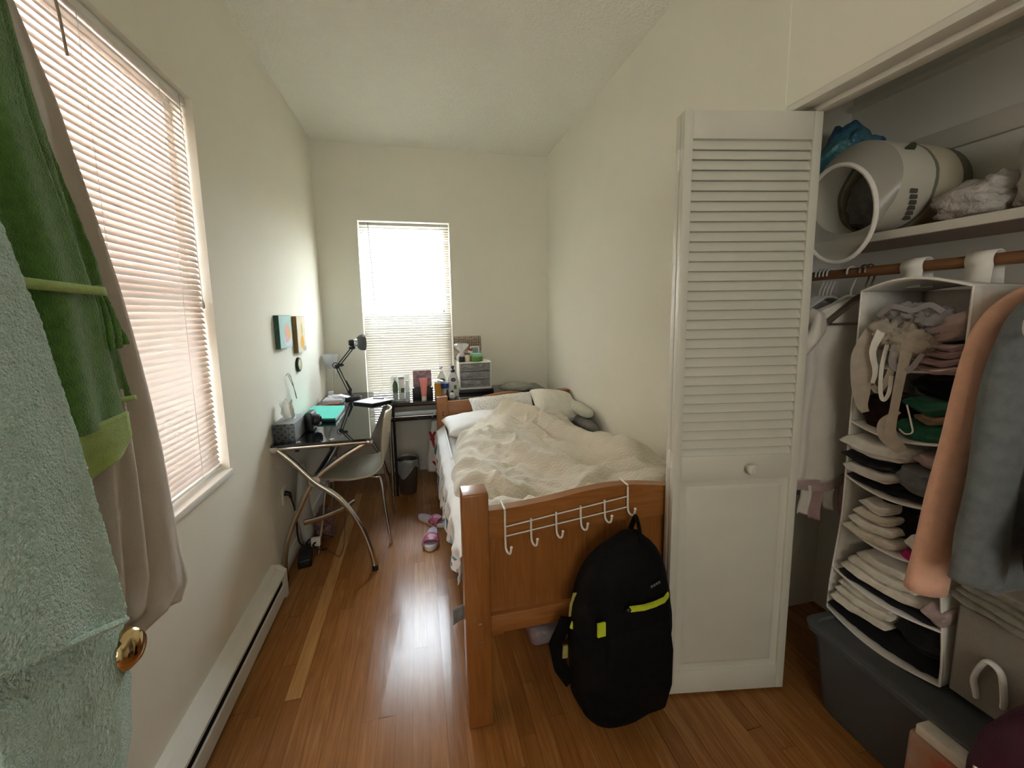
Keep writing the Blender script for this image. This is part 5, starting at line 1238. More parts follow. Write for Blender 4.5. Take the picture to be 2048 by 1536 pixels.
# ================================================================== closet
cl_white = mat('closet_shelf_paint', (0.66, 0.64, 0.58), 0.5, var=(8, 0.05))
sh = thing('closet_shelf', 'long brown closet shelf with a white front edge', 'shelf', (1.65, 0.4, 1.62))
m = MB(); m.box(1.505, CX1, YF + 0.01, CY1 - 0.005, 1.622, 1.643); m.build('board', rod_m, sh, smooth=False)
m = MB(); m.box(1.49, 1.505, YF + 0.01, CY1 - 0.005, 1.618, 1.646, bevel=0.003); m.build('front_edge', cl_white, sh)
rd = thing('clothes_rod', 'round brown wooden clothes rod under the closet shelf', 'rod', (1.54, 0.4, 1.525))
m = MB(); m.tube([(1.54, YF + 0.005, 1.525), (1.54, CY1 - 0.002, 1.525)], 0.017, 16); m.build('pole', rod_m, rd)
m = MB(); m.lathe([(0.03, 0), (0.03, 0.015), (0.0005, 0.015)], (1.54, CY1 - 0.001, 1.525), 16, M=Matrix.Rotation(PI / 2, 4, 'X')); m.build('socket', cl_white, rd)

# hanging fabric organiser
og = thing('hanging_organizer', 'white six shelf fabric organizer hanging from the closet rod', 'organizer', (1.54, 0.91, 1.5))
org_m = mat('organizer_fabric', (0.76, 0.74, 0.70), 0.85, spec=0.15, var=(60, 0.06), bump=(400, 0.3, 0.002)); pipe_m = mat('organizer_piping', (0.84, 0.82, 0.78), 0.7, var=(60, 0.05))
OX0, OX1 = 1.40, 1.67
OZ = [1.452, 1.235, 1.025, 0.835, 0.665, 0.490, 0.330]
def oy(z, side):   # slight flare towards the bottom
    k = sstep(0.75, 0.35, z)
    return (1.05 + 0.025 * k) if side else (0.775 - 0.030 * k)
for side in (0, 1):
    m = MB(); 
    m.grid(lambda u, v: Vector((OX0 + (OX1 - OX0) * u, oy(OZ[-1] + (OZ[0] - OZ[-1]) * v, side) + 0.006 * math.sin(v * 19) * math.sin(u * PI), OZ[-1] + (OZ[0] - OZ[-1]) * v)), 8, 40); m.build('side_panel', org_m, og, solid=0.003)
    m = MB(); m.tube([(OX0, oy(z, side), z) for z in np.linspace(OZ[0], OZ[-1], 20)], 0.0035, 6); m.build('piping', pipe_m, og)
m = MB(); m.grid(lambda u, v: Vector((OX1, oy(OZ[-1] + (OZ[0] - OZ[-1]) * v, 0) * (1 - u) + oy(OZ[-1] + (OZ[0] - OZ[-1]) * v, 1) * u, OZ[-1] + (OZ[0] - OZ[-1]) * v)), 6, 30); m.build('back_panel', org_m, og, solid=0.003)
for i, z in enumerate(OZ):
    sag = -0.030 if i == 0 else 0.022
    def shelf_f(u, v, z=z, sag=sag):
        y = oy(z, 0) * (1 - u) + oy(z, 1) * u
        return Vector((OX0 - 0.012 * math.sin(u * PI) + (OX1 - OX0) * v, y, z - sag * math.sin(u * PI) * (1 - 0.6 * v)))
    m = MB(); m.grid(shelf_f, 16, 6); s_ = m.build('shelf', org_m, og, solid=0.004)
    m = MB(); m.tube([shelf_f(k / 20, 0) for k in range(21)], 0.0042, 6); m.build('rim', pipe_m, s_)
for y in (0.995, 0.835):
    m = MB(); w = 0.030; P_ = []
    loop = [(1.54 + 0.026 * math.cos(a), 1.525 + 0.026 * math.sin(a)) for a in np.linspace(-0.6, PI + 0.6, 16)]
    pts = [(1.566, 1.46)] + loop + [(1.514, 1.46)]
    m.rings([[Vector((x, y - w, z)), Vector((x, y + w, z))] for x, z in pts], closed=False)
    m.build('rod_strap', pipe_m, og, solid=0.003)

def fab(name, c, d=0.12): return mat(name, c, 0.92, spec=0.1, sheen=0.15, var=(35, d), bump=(220, 0.35, 0.004))
f_white = fab('folded_white_cotton', (0.78, 0.76, 0.71)); f_cream = fab('folded_cream_cotton', (0.74, 0.70, 0.61)); f_black = fab('folded_black_cotton', (0.012, 0.012, 0.014), 0.3)
f_grey = fab('folded_grey_knit', (0.19, 0.19, 0.19), 0.3); f_pink = fab('folded_pink_cotton', (0.50, 0.35, 0.35)); f_green = fab('green_cloth', (0.03, 0.15, 0.085), 0.3)
f_tan = fab('tan_cloth', (0.30, 0.20, 0.11), 0.3); f_brown = fab('dark_brown_cloth', (0.035, 0.016, 0.012), 0.4); f_mag = fab('magenta_cloth', (0.33, 0.015, 0.10), 0.3)
f_rose = fab('dusky_rose_cotton', (0.42, 0.32, 0.31)); f_beige = fab('beige_stretch_cotton', (0.44, 0.39, 0.33)); f_lil = fab('grey_lilac_cotton', (0.33, 0.31, 0.33))
def folded(label, cat, x0, y0, y1, z0, h, m_, group=None, depth=0.22, seed=0, slump=0.0, name='folded_garment', folds=2):
    m = MB(); N = 22; K = 26; rings = []
    for i in range(N):
        t = i / (N - 1); y = y0 + (y1 - y0) * t
        e = (1 - abs(2 * t - 1) ** 7) ** 0.5 if 0 < t < 1 else 0.25
        zc = z0 + h / 2 + slump * (t - 0.5) - 0.012 * math.sin(PI * t)
        ring = []
        for k in range(K):
            a = 2 * PI * k / K; c, s_ = math.cos(a), math.sin(a)
            px_ = x0 + depth / 2 - depth / 2 * math.copysign(abs(c) ** 0.45, c) * (0.92 + 0.08 * e)
            pz = zc + h / 2 * e * math.copysign(abs(s_) ** 0.65, s_)
            g = 1 - 0.10 * abs(math.sin((pz - zc) / h * PI * folds)) * max(0, c)
            px_ = x0 + depth - (x0 + depth - px_) * g
            px_ += 0.006 * nz(y * 28, pz * 70, seed) ; pz += 0.006 * nz(y * 22, px_ * 30, seed + 3)
            ring.append(Vector((px_, y, pz)))
        rings.append(ring)
    m.rings(rings); o = m.build(name, m_, angle=120); tag(o, label, cat, group); return o
# bottom shelf
folded('wide black folded garment on the bottom organizer shelf', 'clothes', 1.385, 0.750, 1.068, 0.322, 0.060, f_black, seed=1, depth=0.25)
folded('black folded top over the wide black one on the bottom organizer shelf', 'clothes', 1.39, 0.752, 0.868, 0.384, 0.085, f_black, seed=2, depth=0.25)
for i in range(3):
    folded('cream folded garment in the small pile on the bottom organizer shelf', 'clothes', 1.378 + 0.006 * i, 0.880 - 0.002 * i, 1.058 - 0.008 * i, 0.384 + 0.029 * i, 0.028, f_cream, group='cream pile on the bottom organizer shelf', seed=4 + i, depth=0.2)
# fifth shelf
folded('black folded garment under the cream pile on the second lowest organizer shelf', 'clothes', 1.388, 0.765, 1.045, 0.484, 0.026, f_black, seed=9, depth=0.24)
for i in range(3):
    folded('cream folded garment in the pile on the second lowest organizer shelf', 'clothes', 1.380 + 0.006 * i, 0.80 + 0.02 * i, 1.035 - 0.02 * i, 0.512 + 0.030 * i, 0.029, f_cream, group='cream pile on the second lowest organizer shelf', seed=10 + i, depth=0.2)
folded('dusky rose folded garment at the near end of the second lowest organizer shelf', 'clothes', 1.372, 0.742, 0.795, 0.512, 0.050, f_rose, seed=14, depth=0.2)
# fourth shelf
folded('black folded garment behind the white socks on the organizer shelf with the magenta cloth', 'clothes', 1.43, 0.79, 1.0, 0.650, 0.145, f_black, seed=15, depth=0.2)
for i in range(4):
    folded('white folded sock roll in the pile above the magenta cloth', 'socks', 1.372 + 0.005 * i, 0.875 + 0.012 * i, 1.032 - 0.012 * i, 0.658 + 0.032 * i, 0.031, f_white if i % 2 else f_cream, group='white sock pile in the organizer', seed=16 + i, depth=0.15, name='folded_socks')
folded('small magenta folded cloth near the front edge of the organizer', 'clothes', 1.368, 0.800, 0.855, 0.660, 0.030, f_mag, seed=21, depth=0.12)
folded('white rolled sock on the magenta cloth', 'socks', 1.372, 0.785, 0.850, 0.692, 0.046, f_white, seed=22, depth=0.12, name='folded_socks')
# third shelf
folded('black folded garment at the base of the third organizer shelf', 'clothes', 1.385, 0.80, 1.042, 0.828, 0.032, f_black, seed=23, depth=0.24)
folded('white folded top between two black ones on the third organizer shelf', 'clothes', 1.366, 0.895, 1.045, 0.862, 0.036, f_white, seed=24, depth=0.22)
folded('grey knitted folded garment at the near end of the third organizer shelf', 'clothes', 1.368, 0.775, 0.892, 0.862, 0.085, f_grey, seed=25, depth=0.22, folds=3)
folded('black folded top under the uppermost white one on the third organizer shelf', 'clothes', 1.366, 0.895, 1.055, 0.900, 0.034, f_black, seed=26, depth=0.22)
folded('white folded top uppermost on the third organizer shelf', 'clothes', 1.358, 0.862, 1.056, 0.936, 0.052, f_white, seed=27, depth=0.22)
folded('rose folded top beside the uppermost white one on the third organizer shelf', 'clothes', 1.378, 0.785, 0.858, 0.950, 0.036, f_rose, seed=28, depth=0.2)
# second shelf
folded('dark brown cloth at the far end of the second organizer shelf', 'clothes', 1.405, 0.935, 1.035, 1.018, 0.110, f_brown, seed=29, depth=0.2)
folded('green cloth at the near end of the second organizer shelf', 'clothes', 1.390, 0.790, 0.925, 1.014, 0.060, f_green, seed=30, depth=0.2)
folded('tan cloth tucked between the two green cloths in the organizer', 'clothes', 1.384, 0.80, 0.87, 1.076, 0.024, f_tan, seed=31, depth=0.2)
folded('green cloth lying on the tan cloth in the organizer', 'clothes', 1.394, 0.795, 0.91, 1.101, 0.040, f_green, seed=32, depth=0.2)
folded('black cloth at the back of the second organizer shelf', 'clothes', 1.45, 0.795, 0.93, 1.143, 0.060, f_black, seed=33, depth=0.18)
# top shelf
for i in range(4):
    folded('pink folded garment in the pile on the top organizer shelf', 'clothes', 1.378 + 0.004 * i, 0.786, 0.888 - 0.003 * i, 1.222 + 0.0215 * i, 0.021, f_pink, group='pink pile on the top organizer shelf', seed=34 + i, depth=0.22)
folded('rumpled rose top lying on the pink pile in the organizer', 'clothes', 1.380, 0.785, 0.900, 1.310, 0.075, f_rose, seed=40, depth=0.2, slump=-0.03)
folded('white folded top at the far end of the top organizer shelf', 'clothes', 1.395, 0.975, 1.04, 1.222, 0.090, f_white, seed=41, depth=0.2)
def ribbon(pts, w, m_, name, parent, th=0.002):
    mm = MB(); P_ = spline(pts, 6); rings = []
    for i, p in enumerate(P_):
        t = (P_[min(i + 1, len(P_) - 1)] - P_[max(i - 1, 0)]).normalized()
        s_ = t.cross(Vector((-1, -0.6, 0)).normalized())
        s_ = s_.normalized() if s_.length > 1e-4 else Vector((0, 0, 1))
        nrm = s_.cross(t).normalized()
        ww = np.interp(i / (len(P_) - 1), np.linspace(0, 1, len(w)), w) if isinstance(w, list) else w
        rings.append([p + s_ * ww / 2 + nrm * th, p - s_ * ww / 2 + nrm * th, p - s_ * ww / 2 - nrm * th, p + s_ * ww / 2 - nrm * th])
    mm.rings(rings); return mm.build(name, m_, parent, angle=50)
r = thing('bra', 'beige bra with straps dangling over the top organizer shelf edge', 'bra', (1.40, 0.93, 1.30))
for (c, rr_, sd) in (((1.405, 0.965, 1.325), (0.045, 0.055, 0.045), 1), ((1.400, 0.895, 1.300), (0.045, 0.055, 0.050), 2)):
    m = MB(); m.blob(c, rr_, amp=0.5, freq=6, seed=sd, seg=26); m.build('cup', f_beige, r, angle=120)
ribbon([(1.385, 0.985, 1.335), (1.352, 0.995, 1.25), (1.350, 0.990, 1.16), (1.352, 0.985, 1.10), (1.356, 0.975, 1.075)], [0.05, 0.055, 0.05, 0.03, 0.02], f_beige, 'side_wing', r)
ribbon([(1.362, 0.965, 1.16), (1.352, 0.940, 1.15), (1.350, 0.915, 1.20), (1.355, 0.905, 1.27)], 0.016, f_beige, 'band_edge', r)
ribbon([(1.375, 0.945, 1.29), (1.348, 0.935, 1.22), (1.345, 0.930, 1.15), (1.348, 0.922, 1.125), (1.352, 0.912, 1.15), (1.352, 0.910, 1.20)], 0.010, f_white, 'strap', r)
ribbon([(1.372, 0.885, 1.32), (1.345, 0.880, 1.22), (1.342, 0.888, 1.10), (1.344, 0.892, 1.03), (1.350, 0.862, 0.985)], [0.030, 0.022, 0.020, 0.028, 0.030], f_beige, 'strap', r)
ribbon([(1.350, 0.880, 1.10), (1.342, 0.912, 1.06), (1.342, 0.905, 1.02), (1.346, 0.870, 0.99)], [0.012, 0.022, 0.030, 0.028], f_beige, 'side_wing', r)
ribbon([(1.362, 0.955, 1.33), (1.345, 0.962, 1.27), (1.346, 0.950, 1.21), (1.350, 0.958, 1.17)], [0.022, 0.016, 0.014, 0.010], f_white, 'frill', r)
ribbon([(1.362, 0.915, 1.29), (1.346, 0.905, 1.235), (1.350, 0.870, 1.22), (1.362, 0.845, 1.27)], [0.016, 0.018, 0.016, 0.010], f_lil, 'band_edge', r)
r = thing('bra', 'grey lilac bra crumpled behind the beige one in the organizer', 'bra', (1.43, 0.86, 1.36))
for (c, rr_, sd) in (((1.43, 0.925, 1.372), (0.05, 0.05, 0.040), 5), ((1.42, 0.862, 1.360), (0.05, 0.045, 0.036), 6)):
    m = MB(); m.blob(c, rr_, amp=0.5, freq=6, seed=sd, seg=26); m.build('cup', f_lil, r, angle=120)
ribbon([(1.385, 0.985, 1.375), (1.375, 0.94, 1.402), (1.375, 0.89, 1.39), (1.375, 0.85, 1.405), (1.38, 0.82, 1.385)], 0.014, f_lil, 'strap', r)
r = thing('cord_loop', 'thin white cord loop hanging in front of the green cloth in the organizer', 'cord', (1.37, 0.86, 1.05))
m = MB(); m.tube([(1.365, 0.872, 1.12), (1.362, 0.855, 1.07), (1.362, 0.850, 1.045), (1.364, 0.868, 1.035), (1.364, 0.885, 1.045)], 0.0022, 6, smooth=6); m.build('loop', pipe_m, r)

# clothes on hangers
hang_m = mat('white_hanger_plastic', (0.66, 0.66, 0.64), 0.35, var=(30, 0.05))
def hanger(label, y, group, half=0.20, mm=hang_m, yaw=0.0, dz=0.0):
    r = thing('clothes_hanger', label, 'hanger', (1.54, y, 1.5), group)
    zt = 1.545 + dz
    m = MB(); m.tube([(1.516, y, 1.520), (1.520, y, 1.540), (1.540, y, zt + 0.003), (1.560, y, 1.535), (1.560, y, 1.505), (1.545, y, 1.470), (1.540, y, 1.440)], 0.0032, 8, smooth=5); m.build('hook', mm, r)
    m = MB(); m.tube([(1.54 - half, y - yaw, 1.345), (1.50, y, 1.432), (1.54, y, 1.442), (1.58, y, 1.432), (1.54 + half, y + yaw, 1.345)], 0.0055, 8, smooth=5); m.tube([(1.54 - half, y - yaw, 1.345), (1.54 + half, y + yaw, 1.345)], 0.0045, 8); m.build('shoulder_bar', mm, r)
    return r
for i, y in enumerate((1.315, 1.300, 1.285, 1.270)):
    hanger('plain white plastic hanger on the closet rod behind the folding door', y, 'empty white hangers behind the folding door', half=0.19)
hanger('white plastic hanger holding the white shirt on the closet rod', 1.195, None)
for y in (1.150, 1.132):
    hanger('clear hooked hanger beside the organizer strap on the rod', y, 'clear hangers beside the organizer', mm=chrome_m, half=0.17)

def cloth_body(name, m_, parent, sections, waves=(6, 0.012), K=64, seed=0, solid=0.0):
    """sections: (z, cx, cy, rx, ry)"""
    m = MB(); rings = []
    z0, z1 = sections[0][0], sections[-1][0]
    for z in np.linspace(z0, z1, 40):
        t = (z - z0) / (z1 - z0)
        S = sorted([(s_[0],) + tuple(s_[1:]) for s_ in sections])
        cx_, cy_, rx, ry = interp(S, z)
        ring = []
        for k in range(K):
            a = 2 * PI * k / K
            w = 1 + (waves[1] / max(ry, 0.01)) * math.sin(waves[0] * a + 2.5 * nz(z * 3, seed) + seed) * (0.25 + 0.75 * t)
            ring.append(Vector((cx_ + rx * math.copysign(abs(math.cos(a)) ** 0.8, math.cos(a)), cy_ + ry * w * math.copysign(abs(math.sin(a)) ** 0.8, math.sin(a)), z + 0.006 * math.sin(5 * a + seed) * (t > 0.97) + 0.004 * nz(math.cos(a) * 4, math.sin(a) * 4, z * 9 + seed))))
        rings.append(ring)
    m.rings(rings); return m.build(name, m_, parent, angle=120)
shirt_m = mat('white_blouse_cotton', (0.76, 0.73, 0.68), 0.9, spec=0.1, var=(20, 0.06), bump=(200, 0.25, 0.003), translucent=0.1)
r = thing('blouse', 'white short sleeved blouse with a dusky pink hem hanging left of the organizer', 'blouse', (1.54, 1.18, 1.45))
cloth_body('body', shirt_m, r, [(1.43, 1.54, 1.175, 0.05, 0.022), (1.40, 1.52, 1.175, 0.13, 0.026), (1.35, 1.49, 1.175, 0.175, 0.030), (1.15, 1.470, 1.175, 0.135, 0.034), (0.90, 1.46, 1.175, 0.155, 0.040), (0.78, 1.455, 1.175, 0.165, 0.044)], waves=(7, 0.012), seed=2)
cloth_body('hem_band', f_rose, r, [(0.785, 1.455, 1.175, 0.168, 0.046), (0.750, 1.455, 1.175, 0.170, 0.047)], waves=(7, 0.012), seed=2)
m = MB()   # frilled cap sleeve sticking out towards the room
def slv(u, v):
    a = 2 * PI * u; R = (np.interp(v, [0, 0.25, 0.7, 0.85, 1], [0.03, 0.055, 0.078, 0.072, 0.0]) + 0.006 * math.sin(6 * a) * v * (1 - v) * 3)
    return Vector((1.375 - 0.105 * v + 0.020 * math.sin(a) * v, 1.155 + R * 0.55 * math.cos(a) - 0.02 * v, 1.345 + R * 1.0 * math.sin(a) - 0.035 * v))
m.grid(slv, 40, 16); m.build('sleeve', shirt_m, r, solid=0.003, angle=120)
for k in range(4):
    m = MB(); xx = 1.345 + 0.060 * k
    m.grid(lambda u, v, xx=xx, k=k: Vector((xx + 0.030 * (u - 0.5) + 0.006 * math.sin(v * 5 + k), 1.150 + 0.014 * math.sin(u * 5 + k) , 0.765 - (0.11 + 0.03 * (k % 2)) * v)), 8, 12); m.build('fringe_tail', f_pink if k % 2 else shirt_m, r, solid=0.003)
r = thing('garment', 'grey lilac garment hanging behind the white blouse', 'clothes', (1.54, 1.26, 1.45))
cloth_body('body', fab('grey_lilac_drape', (0.27, 0.26, 0.27)), r, [(1.42, 1.54, 1.29, 0.06, 0.02), (1.34, 1.52, 1.29, 0.18, 0.026), (1.0, 1.50, 1.29, 0.17, 0.030), (0.66, 1.49, 1.29, 0.17, 0.036)], seed=4)

peach_m = mat('peach_knit', (0.86, 0.50, 0.36), 0.9, spec=0.1, sheen=0.2, var=(40, 0.08), bump=(260, 0.4, 0.003))
r = thing('cardigan', 'peach cardigan hanging with a long sleeve in front of the organizer', 'cardigan', (1.54, 0.70, 1.45))
def limb(name, pts, rad, m_, parent, flat=0.6, seed=0):
    m = MB(); P_ = spline(pts, 8); n_ = len(P_); rings = []
    for i, p in enumerate(P_):
        t = i / (n_ - 1); d = (P_[min(i + 1, n_ - 1)] - P_[max(i - 1, 0)]).normalized()
        s_ = d.cross(Vector((0, 1, 0))); s_ = s_.normalized() if s_.length > 1e-3 else Vector((1, 0, 0))
        b_ = d.cross(s_).normalized(); R = float(np.interp(t, np.linspace(0, 1, len(rad)), rad))
        rings.append([p + s_ * R * math.cos(a) * (1 + 0.10 * nz(math.cos(a) * 2, t * 6, seed)) + b_ * R * flat * math.sin(a) * (1 + 0.25 * nz(math.sin(a) * 3, t * 5, seed + 2)) for a in [2 * PI * k / 28 for k in range(28)]])
    m.rings(rings); return m.build(name, m_, parent, angle=120)
limb('sleeve', [(1.56, 0.700, 1.445), (1.44, 0.700, 1.418), (1.350, 0.700, 1.360), (1.310, 0.702, 1.27), (1.283, 0.704, 1.05), (1.262, 0.708, 0.88), (1.244, 0.712, 0.68)], [0.02, 0.028, 0.034, 0.040, 0.046, 0.052, 0.056], peach_m, r, seed=1)
cloth_body('body', peach_m, r, [(1.43, 1.54, 0.70, 0.05, 0.02), (1.40, 1.53, 0.70, 0.13, 0.026), (1.33, 1.52, 0.70, 0.205, 0.030), (1.1, 1.52, 0.70, 0.215, 0.034), (0.85, 1.53, 0.70, 0.215, 0.038), (0.725, 1.53, 0.70, 0.215, 0.040)], seed=7)
hanger('white hanger inside the peach cardigan', 0.70, None, half=0.19)
gry_m = mat('slate_grey_knit', (0.16, 0.175, 0.18), 0.95, spec=0.1, sheen=0.2, var=(40, 0.2), bump=(260, 0.5, 0.003))
r = thing('sweater', 'slate grey knitted sweater hanging nearest in the closet', 'sweater', (1.54, 0.58, 1.45))
cloth_body('body', gry_m, r, [(1.45, 1.54, 0.605, 0.05, 0.025), (1.42, 1.52, 0.605, 0.14, 0.032), (1.35, 1.48, 0.605, 0.235, 0.036), (1.1, 1.475, 0.605, 0.255, 0.040), (0.85, 1.475, 0.605, 0.265, 0.042), (0.76, 1.475, 0.605, 0.268, 0.042)], waves=(5, 0.014), seed=11)
limb('sleeve', [(1.50, 0.60, 1.445), (1.36, 0.600, 1.410), (1.265, 0.60, 1.35), (1.228, 0.600, 1.25), (1.217, 0.600, 1.05), (1.205, 0.600, 0.88), (1.200, 0.60, 0.79)], [0.02, 0.040, 0.052, 0.056, 0.058, 0.060, 0.062], gry_m, r, seed=5)
hanger('white hanger inside the grey sweater', 0.605, None, half=0.19)
r = thing('jacket', 'black jacket hanging just in front of the grey sweater', 'jacket', (1.54, 0.50, 1.45))
cloth_body('body', f_black, r, [(1.40, 1.56, 0.51, 0.05, 0.02), (1.36, 1.56, 0.51, 0.15, 0.022), (1.20, 1.54, 0.51, 0.20, 0.024), (1.05, 1.50, 0.51, 0.285, 0.028), (0.92, 1.46, 0.51, 0.315, 0.030), (0.84, 1.47, 0.51, 0.30, 0.030)], seed=13)
hanger('white hanger carrying the black jacket', 0.51, None, half=0.15)
m = MB(); m.tube([(1.165 + 0.020 * math.cos(a), 0.548, 1.360 + 0.022 * math.sin(a)) for a in np.linspace(0.4, 2 * PI - 0.4, 24)], 0.0065, 10); m.tube([(1.183, 0.548, 1.368), (1.20, 0.55, 1.385), (1.27, 0.555, 1.40)], 0.006, 8, smooth=4)
o = m.build('garment_hook', hang_m); tag(o, 'curled white hook on the shoulder of the grey sweater', 'hook')

# things on the closet shelf
ZS = 1.646
zb = thing('bedding_bag', 'round clear bedding bag lying open mouthed on the closet shelf', 'bedding bag', (1.6, 1.16, ZS))
print_m = mat('printed_cream_card', (0.60, 0.57, 0.46), 0.5)
n, l, b = nodes_of(print_m)
tcx = n.new('ShaderNodeTexCoord'); sp = n.new('ShaderNodeSeparateXYZ'); rr = n.new('ShaderNodeValToRGB'); rr.color_ramp.interpolation = 'CONSTANT'
mr = n.new('ShaderNodeMapRange'); mr.inputs['From Min'].default_value = 1.42; mr.inputs['From Max'].default_value = 1.77; nzd = n.new('ShaderNodeTexNoise'); nzd.inputs['Scale'].default_value = 5
mm_ = n.new('ShaderNodeMath'); mm_.operation = 'MULTIPLY_ADD'; mm_.inputs[1].default_value = 0.05
l.new(tcx.outputs['Object'], sp.inputs[0]); l.new(tcx.outputs['Object'], nzd.inputs['Vector']); l.new(nzd.outputs['Fac'], mm_.inputs[0]); l.new(sp.outputs['X'], mm_.inputs[2]); l.new(mm_.outputs[0], mr.inputs['Value']); l.new(mr.outputs[0], rr.inputs['Fac'])
e = rr.color_ramp.elements; e[0].position = 0; e[0].color = (0.12, 0.12, 0.08, 1); e[1].position = 0.14; e[1].color = (0.60, 0.58, 0.50, 1)
for p_, c_ in ((0.52, (0.20, 0.19, 0.14, 1)), (0.565, (0.56, 0.51, 0.38, 1)), (0.88, (0.13, 0.14, 0.09, 1))): x = e.new(p_); x.color = c_
l.new(rr.outputs['Color'], b.inputs['Base Color'])
AXc = Vector((1.44, 1.145, ZS + 0.152)); BXc = Vector((1.765, 1.145, ZS + 0.150))
m = MB(); m.rings([[Vector((x, 1.145 + R * math.cos(a), ZS + 0.152 + R * 0.98 * math.sin(a))) for a in [2 * PI * k / 40 for k in range(40)]] for x, R in ((1.45, 0.148), (1.55, 0.150), (1.68, 0.150), (1.745, 0.146), (1.765, 0.120))], cap0=False); m.build('sleeve', print_m, zb, angle=60)
m = MB(); m.blob((1.62, 1.145, ZS + 0.130), (0.11, 0.125, 0.118), amp=0.2, seed=3, seg=24); m.build('folded_bedding', fab('dim_grey_bedding', (0.16, 0.15, 0.14), 0.3), zb, angle=120)
ringc = [Vector((1.415 - 0.02 * math.sin(a), 1.165 + 0.125 * math.cos(a), ZS + 0.070 + 0.158 * math.sin(a))) for a in np.linspace(0, 2 * PI, 48)]
m = MB(); m.tube(ringc, 0.0075, 8); m.build('mouth_piping', pipe_m, zb)
m = MB()
def mth(u, v):
    k = u * 47; i = min(int(k), 46); p = ringc[i].lerp(ringc[i + 1], k - i); a = 2 * PI * u
    q = Vector((1.45, 1.145 + 0.148 * math.cos(a), ZS + 0.152 + 0.145 * math.sin(a)))
    return p.lerp(q, v)
m.grid(mth, 48, 6); m.build('mouth_film', clear_mat('bag_film', (0.62, 0.60, 0.54), 0.45, 0.2), zb, angle=120)
for (ang, w_, h_, col, nm) in ((2.45, 0.020, 0.016, (0.05, 0.07, 0.03), 'round_seal'),):
    m = MB(); c_ = Vector((1.50, 1.145 + 0.152 * math.cos(-ang + PI * 1.0), 0)); a = PI * 0.78
    m.lathe([(0.019, 0), (0.019, 0.002), (0.0005, 0.0022)], (0, 0, 0), 20, M=Matrix.Translation((1.505, 1.145 - 0.1505 * math.cos(0.62), ZS + 0.152 + 0.1475 * math.sin(0.62))) @ Matrix.Rotation(-(PI / 2 - 0.62) , 4, 'X') @ Matrix.Rotation(PI, 4, 'X') @ Matrix.Rotation(PI, 4, 'X'))
    m.build(nm, mat('dark_olive_seal', col, 0.5, var=(30, 0.2)), zb)
for i in range(6):
    th = -0.30 - 0.11 * i
    m = MB(); m.box(1.49 + 0.010 * i, 1.515 + 0.010 * i, 1.145 - 0.1535 * math.cos(th) - 0.001, 1.145 - 0.1505 * math.cos(th) + 0.001, ZS + 0.152 + 0.148 * math.sin(th) - 0.006, ZS + 0.152 + 0.148 * math.sin(th) + 0.006)
    m.build('print_line', mat('dark_print_%s' % 'abcdef'[i], (0.09, 0.085, 0.07), 0.5, var=(40, 0.2)) if i == 0 else MATS['dark_print_a'], zb, smooth=False)
bb = MB(); bb.blob((1.63, 1.372, ZS + 0.215), (0.11, 0.066, 0.215), amp=0.16, freq=4, seed=12, seg=48, power=0.7)
for v in bb.bm.verts:
    k = sstep(ZS + 0.29, ZS + 0.36, v.co.z); v.co.y -= 0.075 * k; v.co.y = min(v.co.y, CY1 - 0.008); v.co.z += 0.012 * nz(v.co.x * 22, v.co.y * 22)
bl_m = mat('blue_glossy_film', (0.02, 0.08, 0.24), 0.22, var=(9, 0.9), color2=(0.10, 0.28, 0.30), bump=(40, 0.8, 0.02)); n, l, b = nodes_of(bl_m)
o = bb.build('plastic_bag', bl_m, angle=100); tag(o, 'crumpled glossy blue and teal plastic bag at the far end of the closet shelf', 'bag')
m = MB(); m.blob((1.62, 0.905, ZS + 0.055), (0.09, 0.098, 0.055), amp=0.28, freq=5, seed=15, seg=30, power=0.85)
m.blob((1.60, 0.855, ZS + 0.085), (0.06, 0.05, 0.035), amp=0.35, freq=6, seed=25, seg=20)
wfilm = mat('white_thin_film', (0.62, 0.58, 0.55), 0.4, translucent=0.2, var=(20, 0.12), bump=(55, 0.6, 0.015))
o = m.build('plastic_bag', wfilm, angle=100); tag(o, 'white plastic bag of clothing lying right of the bedding bag on the shelf', 'bag')
m = MB(); m.blob((1.62, 0.745, ZS + 0.12), (0.09, 0.072, 0.13), amp=0.35, freq=5, seed=18, seg=30, power=0.85)
o = m.build('plastic_bag', wfilm, angle=100); tag(o, 'taller white plastic bag at the right end of the visible closet shelf', 'bag')

# closet floor: bin, fabric drawer cube, pack, suitcase
bn = thing('storage_bin', 'large translucent grey plastic storage bin on the closet floor', 'storage bin', (1.5, 0.84, 0))
bin_m = clear_mat('smoky_grey_polypropylene', (0.13, 0.135, 0.15), 0.42, 0.35)
def rrect(x0, x1, y0, y1, z, r_=0.035, n_=6):
    pts = []
    for cx_, cy_, a0 in ((x1 - r_, y1 - r_, 0), (x0 + r_, y1 - r_, PI / 2), (x0 + r_, y0 + r_, PI), (x1 - r_, y0 + r_, 1.5 * PI)):
        for k in range(n_ + 1): a = a0 + PI / 2 * k / n_; pts.append(Vector((cx_ + r_ * math.cos(a), cy_ + r_ * math.sin(a), z)))
    return pts
m = MB(); m.rings([rrect(1.335, 1.70, 0.64, 1.015, 0.004), rrect(1.325, 1.71, 0.625, 1.025, 0.03), rrect(1.305, 1.73, 0.600, 1.055, 0.285), rrect(1.292, 1.743, 0.587, 1.070, 0.287), rrect(1.292, 1.743, 0.587, 1.070, 0.302)], cap1=False); m.build('tub', bin_m, bn, solid=0.003, angle=30)
